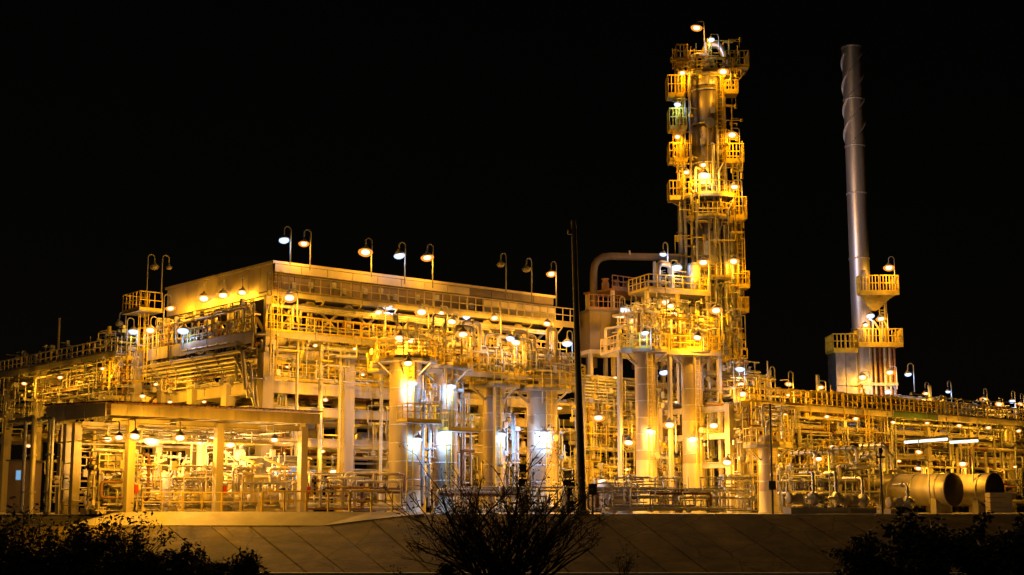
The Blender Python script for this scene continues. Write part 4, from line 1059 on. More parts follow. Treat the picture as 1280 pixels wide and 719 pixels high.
def clutter_xy(parent, seed, xr, yr, zr, n, r=(.05, .13)):
    global O, U, V
    so, su, sv = O, U, V
    O, U, V = Vector((0, 0, 0)), Vector((1, 0, 0)), Vector((0, 1, 0))
    clutter(parent, seed, xr, yr, zr, n, r, valves=.7); O, U, V = so, su, sv
fine(t, 351, (16.5, 22.6), (88, 92), (.2, 3.0), 60, 'galv', frame=world_frame); fine(t, 352, (5, 15), (88, 92), (.2, 2.2), 90, 'clad', frame=world_frame)
clutter_xy(t, 120, (17, 22.6), (89, 93), (.3, 2.8), 34)
t = thing('pipe_tangle', 'low pipework in front of the vessels right of the mast', 'pipework', W_(780, 90, 0))
clutter_xy(t, 121, (4.8, 14), (89, 92), (.3, 1.5), 14)
t = thing('pipe_tangle', 'low pipework and valves behind the fence right of the shelter', 'pipework', W_(440, 88, 0))
clutter_xy(t, 122, (-13, -6.5), (85, 90), (.3, 2.4), 26)
t = thing('pipe_tangle', 'low pipework at the foot of the vessel row behind the bare bush', 'pipework', W_(620, 88, 0))
clutter_xy(t, 123, (-5, 4.5), (88, 91), (.2, 1.6), 16)

# ================================================================== SLENDER POSTS AND THE TALL MAST
mb0 = at(727, 632, 68)
base = Vector((at(728, 640, 75).x, 75, -.1))
topm = at(717, 275, 75)
t = thing('tall_mast', 'tall dark slightly leaning mast standing on the slope before the plant', 'mast', base)
mb = MB(); mb.tube([base, base.lerp(topm, .35), base.lerp(topm, .36), topm], [.23, .2, .18, .13], 14); mb.build('pole', 'dark', t)
mb = MB(); mb.box(base + Z * .15, .7, .7, .3, X1, Y1); mb.build('footing', 'concrete', t)
q = base.lerp(topm, .962)
mb = MB(); mb.bar(q, q - X1 * .22, .06, .06); mb.lathe([(.01, -.2), (.1, -.16), (.12, 0), (.1, .1), (.01, .14)], q - X1 * .24, 14); mb.build('camera_dome', 'dark', t)
t = thing('post_box', 'small dark box on a thin post right of the tall mast', 'junction box', W_(741, 74, -.2))
c = W_(741, 74.8, 0)
mb = MB(); mb.bar(c - Z * .3, c + Z * 1.0, .08, .08); mb.build('post', 'dark', t)
mb = MB(); mb.box(c + Z * 1.28, .42, .2, .56, X1, Y1); mb.build('cabinet', 'dark', t)
t = thing('thin_post', 'thin dark post with a cross arm standing left of the drums', 'post', W_(1103, 80, 0))
c = W_(1103, 79.8, 0); mb = MB(); mb.cyl(c - Z * .2, c + Z * 3.6, .055, 8); mb.build('pole', 'dark', t)
mb = MB(); mb.box(c + Z * 3.1, .5, .12, .1, X1, Y1); mb.box(c + Z * 3.45, .2, .2, .3, X1, Y1); mb.build('cross_arm', 'dark', t)
t = thing('thin_post', 'thin dark post at the crest before the yellow decked skid', 'post', W_(966, 82, 0))
c = W_(966, 82, 0); mb = MB(); mb.cyl(c - Z * .2, c + Z * 6.2, .06, 8); mb.build('pole', 'dark', t); mb = MB(); mb.box(c + Z * 1.6, .4, .2, .5, X1, Y1); mb.build('cabinet', 'dark', t)
# far control cabins with a lit window
for px, py, Y, lb, w in ((23, 594, 96, 'low dark hut with one blue lit window behind the left bushes', 1.4), (355, 592, 90, 'low dark hut with a long blue lit window behind the right shelter post', 2.4)):
    q = at(px, py, Y); t = thing('control_hut', lb, 'hut', Vector((q.x, Y, 0)))
    mb = MB(); mb.box(Vector((q.x, Y + 1.3, 1.7)), w, 2.5, 3.4, X1, Y1); mb.build('wall', 'panel_dark', t)
    mb = MB(); mb.box(Vector((q.x, Y + 1.3, 3.46)), w + .3, 2.8, .1, X1, Y1); mb.build('roof', 'dark', t)
    ww, hh = (.3, .6) if px < 100 else (1.5, .8)
    mb = MB(); mb.box(Vector((q.x, Y + .03, q.z)), ww + .12, .06, hh + .12, X1, Y1); wf = mb.build('window_frame', 'galv', t)
    mb = MB(); mb.box(Vector((q.x, Y - .01, q.z)), ww, .03, hh, X1, Y1); mb.build('window_pane', 'screen', wf)
# ================================================================== LAMPS
def raw(name, mb, m):
    me = bpy.data.meshes.new(name); me.from_pydata([tuple(p) for p in mb.v], [], mb.f)
    me.polygons.foreach_set("use_smooth", mb.sm); me.materials.append(M[m]); return me
o0 = Vector((0, 0, 0))
ME = {}
ME['shade'] = raw('shade', MB().lathe([(.02, .36), (.07, .36), (.08, .26), (.16, .22), (.33, .06), (.345, .03), (.32, .03), (.15, .19), (.02, .2)], o0, 20), 'enamel')
for c_ in ('sodium', 'white', 'warm'):
    ME['glow_' + c_] = raw('lens', MB().lathe([(.01, .05), (.30, .045), (.45, -.03), (.48, -.14), (.40, -.28), (.22, -.38), (.01, -.41)], o0, 18), 'glow_' + c_)  # globe enlarged past the shade, its glowing rim stands in for glare
    ME['bulb_' + c_] = raw('bulb', MB().lathe([(.01, .02), (.2, -.02), (.27, -.1), (.25, -.2), (.14, -.27), (.01, -.29)], o0, 14), 'bulb_' + c_)
ME['lens_off'] = raw('lens', MB().lathe([(.01, .06), (.28, .05), (.30, -.03), (.24, -.13), (.13, -.18), (.01, -.2)], o0, 18), 'bulb_off')
f_ = MB(); f_.box((0, .16, 0), .62, .3, .46, X1, Y1); f_.box((0, -.02, .25), .66, .12, .05, X1, Y1); f_.box((0, .4, 0), .2, .2, .2, X1, Y1)
ME['housing'] = raw('housing', f_, 'enamel')
for c_ in ('white', 'warm'): ME['pane_' + c_] = raw('lens', MB().box((0, -.0, 0), .56, .03, .4, X1, Y1), 'bulb_' + c_)
LCOL = {'sodium': (1.0, .42, .016), 'white': (.21, .36, .64), 'warm': (.42, .27, .10)}
LD = {}
def light_data(c, p, r=.13):
    k = (c, p, r)
    if k not in LD:
        l = bpy.data.lights.new('lamp_light', 'POINT'); l.energy = p * GAIN; l.color = LCOL[c]; l.shadow_soft_size = r; LD[k] = l
    return LD[k]
def child(name, data, parent, loc, s=1.0, rot=(0, 0, 0)):
    o = bpy.data.objects.new(name, data); COL.objects.link(o); o.parent = parent; o.location = loc; o.scale = (s, s, s); o.rotation_euler = rot; return o
lrg = random.Random(77)
def lamp(kind, P, col, label, power=420, side=1, drop=2.4, s=1.0, group='sodium lamps', rz=0, dirv=None):
    P = Vector(P); s *= lrg.choice((.75, .82, .9, .98, 1.05)); power = round(power * lrg.choice((.75, .9, 1.0, 1.15, 1.3)) * (.5 if col == 'white' and kind != 'wall' else 1))
    d = (dirv or U) * side
    if kind == 'hook':
        pb = P + d * .5 - Z * drop; t = thing('hooked_lamp', label, 'lamp', pb, group); L = P - pb
        mb = MB(); arc = [pb, P + d * .5 + Z * .62]
        for i in range(1, 9):
            a = math.pi * i / 8; arc.append(P + d * (.25 + .25 * math.cos(a)) + Z * (.62 + .25 * math.sin(a)))
        arc.append(P + Z * .34); mb.tube(arc, .045, 8); mb.build('pole', 'enamel', t)
    elif kind == 'arm':                      # short bracket arm from a post beside it
        pb = P + d * .6 - Z * drop; t = thing('bracket_lamp', label, 'lamp', pb, group); L = P - pb
        mb = MB(); mb.pipe([pb, P + d * .6 + Z * .42, P + Z * .42], .045, 8, .2); mb.build('pole', 'galv', t)
    elif kind == 'wall':                     # bracket straight back to the shell behind it
        pb = P - d * .42 + Z * .34; t = thing('wall_lamp', label, 'lamp', pb, group); L = P - pb
        mb = MB(); mb.pipe([pb, P + Z * .34 + d * .0, P + Z * .28], .035, 8, .1); mb.build('bracket', 'galv', t)
    elif kind == 'out':                      # long arm out from the shelter fascia
        pb = P + V * 1.75 + Z * .75; t = thing('bracket_lamp', label, 'lamp', pb, group); L = P - pb
        mb = MB(); mb.pipe([pb, P + Z * .75, P + Z * .3], .035, 8, .2); mb.build('arm', 'galv', t)
    elif kind == 'pend':
        pb = P + Z * (.3 + drop); t = thing('pendant_lamp', label, 'lamp', pb, group); L = P - pb
        mb = MB(); mb.cyl(P + Z * .3, pb, .03, 6); mb.cyl(pb - Z * .06, pb, .1, 10); mb.build('stem', 'galv', t)
    else:
        pb = P.copy(); t = thing('floodlight', label, 'floodlight', pb, group); L = Vector((0, 0, 0))
        M4 = Matrix.Rotation(rz, 3, 'Z'); rot = (R(-18), 0, rz)
        hs_ = child('housing', ME['housing'], t, L, s, rot); child('lens', ME['pane_' + col], hs_, Vector((0, -.03, 0)))
        child('lamp_light', light_data(col, power, .2), t, L + M4 @ Vector((0, -.45, -.1)))
        mb = MB(); q = P + M4 @ Vector((0, .4, 0)); mb.bar(q, q + M4 @ Vector((0, .55, 0)), .07); mb.build('bracket', 'steel', t)
        return t
    sh_ = child('shade', ME['shade'], t, L, s, (R(lrg.uniform(-9, 9)), R(lrg.uniform(-9, 9)), 0))
    if col == 'off': child('lens', ME['lens_off'], sh_, o0); return t
    k_ = .78 if col == 'white' else 1.0
    child('lens', ME['glow_' + col], sh_, o0, k_); child('bulb', ME['bulb_' + col], sh_, o0, k_)
    child('lamp_light', light_data(col, power), t, L - Z * .5 * s)
    return t
SOD, WHI, OFF = 'sodium', 'white', 'off'
GR = 'hooked lamps along the roof edge of the air cooler block'
roof_v = -.95
for px, py, c, pw, dr, lb in ((355, 299, WHI, 160, 1.6, 'white hooked lamp nearest the roof corner of the cooler block'),
                          (380, 303, SOD, 420, 1.8, 'lit sodium hooked lamp beside the white one at the roof corner'),
                          (457, 313, SOD, 420, 1.8, 'lit sodium hooked lamp standing alone before the second white roof lamp'),
                          (499, 318, WHI, 160, 2.0, 'white hooked lamp in the middle of the roof edge'),
                          (534, 320, SOD, 420, 2.2, 'lit sodium hooked lamp just right of the middle white roof lamp'),
                          (626, 331, OFF, 0, 2.4, 'unlit hooked lamp, the first dark one along the roof edge'),
                          (658, 337, OFF, 0, 2.4, 'unlit hooked lamp, the second dark one along the roof edge'),
                          (689, 341, SOD, 420, 2.6, 'lit sodium hooked lamp at the far end of the roof edge')):
    lamp('hook', onv(px, py, roof_v), c, lb, pw, 1, dr, 1.0, GR)
for px, py, c, lb, u_, sd, dr, pw, dz in ((193, 334, OFF, 'unlit hooked lamp above the end platform, outer one of two', -2.6, -1, 2.2, 0, 0),
                                  (211, 335, OFF, 'unlit hooked lamp above the end platform, inner one of two', -1.8, -1, 2.2, 0, 0)):
    lamp('hook', onu(px, py, u_), c, lb, pw, sd, dr, 1.0, 'hooked lamps on the end platform')
GG = 'sodium lamps on the gable side of the air cooler block'
for px, py, u_, k, c, pw, lb, sd, dr in ((213, 384, -1.6, 'hook', SOD, 420, 'sodium lamp under the end platform of the cooler block', -1, 1.6),
                                 (229, 412, -1.9, 'arm', WHI, 160, 'small white lamp low beside the end platform ladder', -1, 1.0),
                                 (255, 371, -.55, 'pend', SOD, 300, 'glaring lamp under the gable wall, farthest from the corner', 1, .6),
                                 (279, 367, -.55, 'pend', SOD, 420, 'glaring lamp under the gable wall, middle one of three', 1, .6),
                                 (303, 364, -.55, 'pend', SOD, 260, 'glaring lamp under the gable wall, nearest the corner', 1, .6),
                                 (149, 405, -2.4, 'hook', OFF, 0, 'unlit hooked lamp over the west pipe rack', 1, 1.9),
                                 (167, 413, -2.4, 'hook', WHI, 200, 'white hooked lamp over the west pipe rack', -1, 1.9),
                                 (188, 411, -2.2, 'hook', SOD, 420, 'sodium hooked lamp over the west pipe rack by the ladder', 1, 1.9)):
    lamp(k, onu(px, py, u_), c, lb, pw, sd, dr, 1.0, GG)
GF = 'lamps under the upper walkway of the air cooler block'
for px, py, v_, k, c, pw, lb, dr in ((362, 370, -2.4, 'arm', SOD, 640, 'sodium bracket lamp at the corner bracing under the upper walkway', 1.6),
                             (473, 389, -1.5, 'arm', SOD, 640, 'sodium bracket lamp left of the small white lamp under the walkway', 1.6),
                             (485, 382, -1.0, 'pend', WHI, 120, 'small white pendant lamp under the upper walkway above the first vessel', .4),
                             (527, 388, -2.2, 'arm', SOD, 640, 'sodium bracket lamp under the walkway above the second vessel, left one', 1.6),
                             (551, 390, -1.2, 'arm', SOD, 640, 'sodium lamp on a short arm above the second vessel', 1.6),
                             (565, 400, -1.9, 'arm', SOD, 640, 'lower sodium lamp on an arm above the second vessel', 1.8),
                             (583, 395, -1.0, 'pend', WHI, 120, 'blue white pendant lamp midway along the bracing', .9),
                             (618, 396, -2.4, 'arm', SOD, 640, 'sodium bracket lamp at the foot of a brace above the third vessel', 1.6),
                             (684, 403, -2.4, 'arm', SOD, 640, 'sodium bracket lamp in the last bracing bay before the mast', 1.6),
                             (709, 428, -2.5, 'hook', WHI, 160, 'white lamp on a pale pole hard left of the tall mast', 2.4),
                             (579, 416, -6.2, 'arm', SOD, 420, 'small sodium lamp among the pipe loops above the second vessel', 1.6),
                             (500, 421, -6.4, 'arm', SOD, 520, 'glaring lamp over the first vessel head, left of a pair', 1.5),
                             (514, 424, -6.2, 'arm', SOD, 420, 'dimmer lamp over the first vessel head, right of a pair', 1.3),
                             (638, 422, -6.3, 'arm', WHI, 200, 'white lamp of a close pair over the third vessel', 1.6),
                             (645, 426, -6.2, 'arm', SOD, 520, 'sodium lamp of a close pair over the third vessel', 1.6)):
    lamp(k, onv(px, py, v_), c, lb, pw, 1, dr, 1.0, GF)
lamp('pend', at(510, 452, 89.6), SOD, 'round glaring lamp hanging under the first vessel platform', 1100, 1, .3, 1.1, GF)
GV = 'lamps fixed to the vessel row'
for (tt, c), ang, px_y, c_, pw, lb in ((v1, -68, 478, WHI, 520, 'blue white lamp fixed high on the right flank of the first vessel'),
                             (v2, -70, 482, WHI, 520, 'blue white lamp fixed high on the right flank of the second vessel'),
                             (v1, -50, 548, WHI, 420, 'white lamp low on the right flank of the first vessel'),
                             (v2, -95, 541, WHI, 700, 'glaring white lamp low on the front of the second vessel'),
                             (v3, -62, 542, WHI, 800, 'blue white lamp low on the right flank of the third vessel'),
                             (v4, -85, 541, WHI, 700, 'glaring white lamp low on the front of the wide fourth vessel'),
                             (v5, -80, 538, 'warm', 1500, 'glaring warm lamp low on the front of the left slim vessel'),
                             (v6, -100, 548, 'warm', 420, 'small warm lamp low on the front of the right slim vessel')):
    r_ = {v1[0]: 1.02, v2[0]: .82, v3[0]: .74, v4[0]: 1.05, v5[0]: .72, v6[0]: .76}[tt]
    d = Vector((math.cos(R(ang)), math.sin(R(ang)), 0)); z = at(640, px_y, c.y - r_).z
    P = Vector((c.x, c.y, z)) + d * (r_ + .42)
    lamp('wall', P, c_, lb, pw, 1, .1, .9, GV, dirv=d)
GS = 'pendant lamps under the shelter roof'
for k, (px, py, v_, lb) in enumerate(((135, 547, -6.6, 'first pendant lamp from the left under the shelter roof'), (149, 545, -9.6, 'lamp on an arm before the fascia left of the first front post'),
                       (169, 543, -9.6, 'lamp on an arm just right of the first front post of the shelter'), (190, 549, -7.2, 'lower pendant lamp of the group right of the first shelter post'),
                       (208, 547, -6.0, 'pendant lamp above the gleaming pot in the shelter middle'), (225, 545, -9.6, 'lamp on an arm midway between the first and middle shelter posts'),
                       (252, 549, -6.3, 'bracket lamp on a pole left of the middle shelter post'), (267, 547, -4.0, 'small pendant lamp touching the middle shelter post'),
                       (288, 554, -6.8, 'lower pendant lamp right of the middle shelter post'), (305, 551, -5.0, 'bracket lamp on a pole right of the middle shelter post'),
                       (343, 548, -9.6, 'lamp on an arm before the fascia left of the right shelter post'))):
    if v_ < -9: lamp('out', onv(px, py, -11.7), SOD, lb, 520, 1, 1, .8, GS)
    elif 'bracket' in lb: lamp('arm', onv(px, py, v_), 'warm', lb, 1500, -1, 2.0, .85, GS)
    else:
        P = onv(px, py, v_); lamp('pend', P, ('warm' if k % 2 else SOD), lb, (1500 if k % 2 else 800) if k > 1 else 420, 1, max(.1, 4.62 - P.z - .3), .85, GS)
lamp('pend', at(356, 585, 86), SOD, 'small low lamp in front of the blue lit hut window', 160, 1, .6, .9, GS)
lamp('pend', at(416, 588, 90), SOD, 'small lamp low behind the fence between two thick columns', 160, 1, .6, .8, GS)
GT = 'lamps around the tower foot and slim vessels'
for px, py, Y, k, c, pw, sd, dr, lb in ((829, 317, 107, 'hook', WHI, 260, 1, 1.4, 'blue white lamp at the end of the big overhead pipe'),
                               (846, 333, 105.5, 'arm', WHI, 260, -1, 1.6, 'white lamp just below the end of the big overhead pipe'),
                               (879, 326, 106, 'arm', SOD, 640, 1, 2.2, 'sodium lamp on the dim upper platform before the tower'),
                               (917, 325, 110.8, 'arm', SOD, 260, 1, 1.6, 'small sodium lamp clamped to the tower riser, right side'),
                               (781, 386, 104, 'hook', WHI, 200, -1, 2.6, 'white hooked lamp by the dark cabin edge'),
                               (795, 384, 104, 'hook', SOD, 640, -1, 2.4, 'sodium hooked lamp right of the cabin edge'),
                               (793, 399, 103, 'arm', SOD, 420, -1, 1.2, 'small lamp low between cabin and left slim vessel'),
                               (832, 376, 104, 'pend', SOD, 640, 1, .6, 'sodium lamp topmost of three over the left slim vessel'),
                               (838, 381, 103, 'arm', SOD, 640, 1, 1.6, 'sodium lamp middle of three over the left slim vessel'),
                               (843, 391, 102, 'arm', SOD, 640, 1, 2.0, 'sodium lamp lowest of three over the left slim vessel'),
                               (895, 386, 103, 'arm', SOD, 520, 1, 2.4, 'sodium lamp over the right slim vessel by the tower risers'),
                               (806, 415, 98.9, 'arm', WHI, 160, 1, 1.2, 'low white lamp inside the bright yellow railing'),
                               (872, 420, 99.6, 'arm', SOD, 560, 1, 1.0, 'low glaring lamp inside the bright yellow railing'),
                               (837, 529, 99, 'arm', SOD, 560, 1, 2.0, 'glaring lamp on a bent pipe between the slim vessels'),
                               (786, 551, 97, 'arm', SOD, 640, -1, 2.6, 'lamp on a bent pole left of the brightest floodlight'),
                               (892, 530, 100, 'arm', SOD, 520, -1, 2.4, 'glaring lamp right of the right slim vessel, halfway up'),
                               (909, 576, 98, 'arm', SOD, 640, 1, 1.6, 'low lamp above the yellow decked skid'),
                               (830, 464, 104, 'pend', WHI, 120, 1, .6, 'small white lamp between the slim vessels near their tops'),
                               (748, 520, 103, 'pend', SOD, 640, 1, .8, 'lamp hanging inside the central pipe rack right of the mast'),
                               (752, 600, 97, 'pend', SOD, 640, 1, .8, 'low lamp inside the central pipe rack right of the mast'),
                               (925, 460, 101, 'hook', WHI, 220, 1, 2.0, 'white hooked lamp right of the tower foot'),
                               (926, 479, 100, 'arm', SOD, 520, -1, 1.6, 'sodium lamp just under the white hooked lamp by the tower foot'),
                               (928, 491, 99.5, 'arm', SOD, 420, -1, 1.2, 'smaller sodium lamp lowest of three by the tower foot')):
    lamp(k, at(px, py, Y), c, lb, pw, sd, dr, 1.0, GT)
GW = 'lamps on the tower landings'
for px, py, dy, k, c, pw, sd, dr, s_, lb in ((871, 33, -1.5, 'arm', SOD, 300, 1, 3.2, 1.1, 'topmost sodium lamp at the very tip of the tower'),
                            (889, 49, -1.8, 'arm', WHI, 120, 1, 1.0, .8, 'small white lamp just below the tower tip'),
                            (853, 90, -2.0, 'arm', SOD, 300, 1, 1.4, 1, 'sodium lamp left of the tower under its top platform'),
                            (904, 88, -2.2, 'arm', SOD, 300, 1, 1.6, 1, 'sodium lamp right of the tower under its top platform'),
                            (847, 130, -2.2, 'arm', WHI, 160, 1, 1.0, 1, 'white lamp on the second left tower landing'),
                            (847, 170, -2.2, 'arm', SOD, 240, 1, 1.0, .9, 'sodium lamp under the third left tower landing'),
                            (915, 167, -2.2, 'arm', SOD, 320, 1, 2.0, 1, 'sodium lamp on a pole right of the upper tower'),
                            (879, 205, -2.6, 'pend', SOD, 420, 1, .4, .9, 'upper sodium lamp on the tower front, above the glaring one'),
                            (881, 217, -3.0, 'pend', 'warm', 560, 1, .2, 1.3, 'glaring lamp on the tower front halfway up'),
                            (858, 214, -2.4, 'arm', SOD, 300, -1, .8, .9, 'sodium lamp left of the glaring one halfway up the tower'),
                            (918, 232, -2.6, 'arm', SOD, 420, 1, 2.0, 1, 'sodium lamp by the long right cage of the tower')):
    lamp(k, at(px, py, TY + dy), c, lb, pw, sd, dr, s_, GW, dirv=X1)
GC = 'lamps on the furnace and chimney decks'
for px, py, dy, k, c, pw, sd, dr, lb in ((1111, 333, -2.4, 'hook', SOD, 420, 1, 1.6, 'sodium hooked lamp on the upper chimney deck'),
                            (1088, 394, -2.2, 'pend', WHI, 160, 1, .3, 'small white lamp below the upper chimney deck'),
                            (1101, 397, -2.4, 'arm', SOD, 420, 1, 1.2, 'sodium lamp below the upper chimney deck, right of the white one'),
                            (1082, 405, -2.2, 'arm', SOD, 420, 1, 1.4, 'sodium lamp against the chimney just over the lower deck'),
                            (1078, 470, -2.6, 'arm', SOD, 520, 1, 1.6, 'glaring lamp low on the furnace front, left one'),
                            (1112, 464, -2.2, 'arm', SOD, 420, 1, 1.6, 'lamp low on the furnace front, upper right one'),
                            (1110, 489, -3.0, 'arm', WHI, 200, 1, .8, 'white lamp at the furnace foot, lower right'),
                            (1135, 467, -4, 'hook', WHI, 260, 1, 1.6, 'blue white hooked lamp just right of the furnace'),
                            (1035, 452, -5, 'flood', WHI, 900, 0, 0, 'blue white floodlight washing the pale furnace panels')):
    if k == 'flood': lamp(k, at(1028, 492, 121), c, lb, 1400, rz=R(150), group=GC)
    else: lamp(k, at(px, py, FY + dy), c, lb, pw, sd, dr, 1.0, GC, dirv=X1)
GP = 'hooked lamps along the right pipe rack'
for px, py, v_, k, c, pw, sd, dr, lb in ((963, 473, -12, 'hook', OFF, 0, 1, 2.4, 'unlit hooked lamp over the near end of the right pipe rack'),
                            (986, 479, -12.5, 'hook', SOD, 420, 1, 2.0, 'sodium hooked lamp over the bright raised pipe, upper of a pair'),
                            (986, 493, -13.5, 'arm', SOD, 420, 1, 1.2, 'sodium lamp over the bright raised pipe, lower of a pair'),
                            (1026, 483, -12, 'arm', SOD, 420, 1, 2.0, 'sodium lamp on the right rack left of the furnace'),
                            (1157, 491, -12, 'hook', SOD, 420, 1, 1.8, 'sodium hooked lamp standing alone right of the furnace'),
                            (1185, 489, -11, 'hook', WHI, 160, 1, 1.6, 'white hooked lamp over the dim end of the right rack'),
                            (1230, 498, -11, 'hook', SOD, 320, 1, 1.4, 'sodium hooked lamp third from the right edge over the rack'),
                            (1249, 504, -12, 'arm', SOD, 520, 1, 1.2, 'big glaring lamp near the right edge over the rack'),
                            (1265, 501, -11, 'hook', WHI, 160, 1, 1.4, 'small white hooked lamp near the right edge over the rack'),
                            (1276, 504, -12, 'hook', SOD, 420, 1, 1.4, 'sodium hooked lamp last before the right edge')):
    lamp(k, onv(px, py, v_), c, lb, pw, sd, dr, .75, GP)
# two floodlights added on the tower to put light streaks on the chimney
for P, c, pw, lb in ((tb + Vector((2.7, .6, 27.5)), SOD, 5500, 'added floodlight high on the right flank of the tower aimed at the chimney'), (tb + Vector((1.9, 2.2, 24.5)), WHI, 6500, 'added floodlight behind the tower aimed at the left edge of the chimney')):
    t = thing('floodlight', lb, 'floodlight', P, GC); aim = (Vector((cb_.x, FY, 27)) - P)
    sl = bpy.data.lights.new('lamp_light', 'SPOT'); sl.energy = pw; sl.color = LCOL[c]; sl.spot_size = R(85); sl.spot_blend = .7; sl.shadow_soft_size = .25
    lo = child('lamp_light', sl, t, aim.normalized() * .5); lo.rotation_euler = aim.to_track_quat('-Z', 'Y').to_euler()
    ho = child('housing', ME['housing'], t, Vector((0, 0, 0))); ho.rotation_euler = aim.to_track_quat('-Y', 'Z').to_euler()
    mb = MB(); e = Vector((tb.x, TY, P.z)); mb.bar(P - aim.normalized() * .35, e + (P - e).normalized() * 1.3, .08); mb.build('bracket', 'steel', t)
# unseen lamps added under decks to brighten the plant inside
GI = 'added working lamps inside the plant'
for u, v, z, pw, lb in ((3, 3, 9.8, 420, 'added deep lamp lighting the yellow railed floor of the cooler block'), (9, 3, 9.6, 420, 'added deep lamp behind the first vessel under the cooler block deck'), (15, 3, 9.6, 420, 'added deep lamp behind the third vessel under the cooler block deck'),
                    (3, 5, 5.9, 360, 'added deep lamp on the middle floor right of the shelter'), (9, 5, 5.9, 360, 'added deep lamp on the middle floor behind the first vessel'), (18, 4, 5.9, 360, 'added deep lamp on the middle floor behind the fourth vessel'),
                    (1, 10, 9.9, 360, 'added deep lamp under the gable walkway of the cooler block'), (-3, 8, 7.4, 420, 'added deep lamp above the shelter roof toward the gable'), (2, 21, 8.2, 420, 'added deep lamp inside the near bay of the west pipe rack'),
                    (1.5, 30, 8.0, 420, 'added deep lamp inside the second bay of the west pipe rack'), (-4, 22, 4.2, 300, 'added deep lamp at the dim foot of the west pipe rack'), (28, 1, 9.0, 420, 'added deep lamp in the central rack near the mast'), (34, 1, 6.6, 420, 'added deep lamp in the central rack behind the slim vessels'),
                    (32, -15.5, 6.9, 252, 'added lamp under the near end of the right rack walkway'), (40, -15.5, 6.9, 216, 'added lamp under the right rack walkway below the furnace'), (49, -15.5, 6.9, 216, 'added lamp under the right rack walkway above the drums'), (58, -15.2, 6.9, 180, 'added lamp under the far end of the right rack walkway'),
                    (30, -21, 4.4, 540, 'added lamp over the heat exchangers by the slope'), (37.5, -22.5, 4.2, 156, 'added lamp over the pale drum tops')):
    lamp('pend', g(u, v, z), SOD, lb, pw, 1, .5, .55, GI)

for u, v, z, pw, lb in (  # more lamps, added before the dark front faces as fill
    (1.6, -2.6, 10.6, 420, 'added lamp hung before the cooler block front nearest the corner column'), (4.6, -2.6, 10.6, 420, 'added lamp hung before the cooler block front left of the first vessel'),
    (3.2, -1.4, 7.3, 300, 'added lamp under the wide beam between the two thick front columns'), (3.2, -1.2, 4.0, 300, 'added lamp halfway down between the two thick front columns'),
    (12.5, -1.6, 7.6, 360, 'added lamp between second and third vessel, on the beam behind'), (17.3, -1.6, 7.4, 360, 'added lamp between third and fourth vessel, on the beam behind'), (22.8, -2.2, 7.6, 360, 'added lamp right of the fourth vessel close to the mast'),
    (12.5, -1.6, 3.6, 300, 'added low lamp between second and third vessel'), (17.3, -1.6, 3.6, 300, 'added low lamp between third and fourth vessel'), (22.8, -2.2, 3.6, 300, 'added low lamp right of the fourth vessel'),
    (26.5, -4.2, 9.9, 420, 'added lamp on the central rack face, upper one nearest the mast'), (29, -4.0, 6.3, 360, 'added lamp on the central rack face, middle height nearest the mast'), (27.6, -4.2, 3.2, 360, 'added lamp on the central rack face, low near the mast'),
    (33, -4.2, 8.4, 420, 'lamp between the slim vessels on the rack behind'), (33.5, -4.2, 4.6, 420, 'added low lamp between the slim vessels on the rack behind'), (38, -4.2, 8.6, 420, 'added lamp on the central rack just right of the right slim vessel'), (38.6, -4.4, 5.0, 360, 'added low lamp on the central rack right of the right slim vessel'),  # all added to fill the rack face between the vessels
    (31, -15.6, 4.0, 216, 'added low lamp on the near end of the right rack'), (36.5, -15.6, 6.9, 216, 'added lamp under the right rack walkway left of the furnace'), (37, -15.6, 3.6, 180, 'added low lamp on the right rack behind the exchangers'),
    (44.5, -15.6, 6.8, 216, 'added lamp under the right rack walkway, right below the chimney'), (45, -15.6, 3.9, 180, 'added low lamp on the right rack behind the left drum'), (53.5, -15.4, 6.9, 216, 'added lamp under the right rack walkway above the right drum'), (54, -15.2, 3.8, 180, 'added low lamp on the right rack behind the right drum'),
    (62.5, -15.2, 6.8, 216, 'added lamp under the right rack walkway by the picture edge'), (62, -15, 3.8, 180, 'added low lamp on the right rack by the picture edge'),
    (-3.6, 17.5, 10.3, 420, 'added lamp on the outer face of the west rack, nearest bay'), (-3.6, 25, 10.2, 420, 'added lamp on the outer face of the west rack, second bay'), (-3.6, 32, 10.2, 420, 'added lamp on the outer face of the west rack, third bay'), (-3.8, 21, 5.6, 360, 'added low lamp on the outer face of the west rack'),
    (-3.8, 30, 5.2, 360, 'added low lamp on the outer face of the west rack, farther one'), (-2.6, 4, 7.2, 420, 'added lamp over the shelter roof beside the corner column'), (-2.6, 11, 8.8, 420, 'added lamp over the shelter roof below the end platform'),
    (-9, -.4, 7.0, 300, 'added lamp above the back eave of the shelter roof')):
    lamp('pend', g(u, v, z), SOD, lb, pw, 1, .5, .5, GI)
lamp('arm', Vector((18.2, 86.0, 3.3)), SOD, 'added lamp on a short post before the slim stacked exchangers', 420, 1, 3.2, .7, GI, dirv=X1)  # this and the next two are added to brighten exchangers and drums
lamp('arm', at(1148, 584, 87.4), SOD, 'added lamp on a short post before the pale side of the left drum', 220, 1, 2.2, .7, GI, dirv=X1)
lamp('arm', Vector((27.6, 88.8, 3.1)), SOD, 'added lamp on a short post between the two drums', 220, 1, 2.2, .7, GI, dirv=X1)
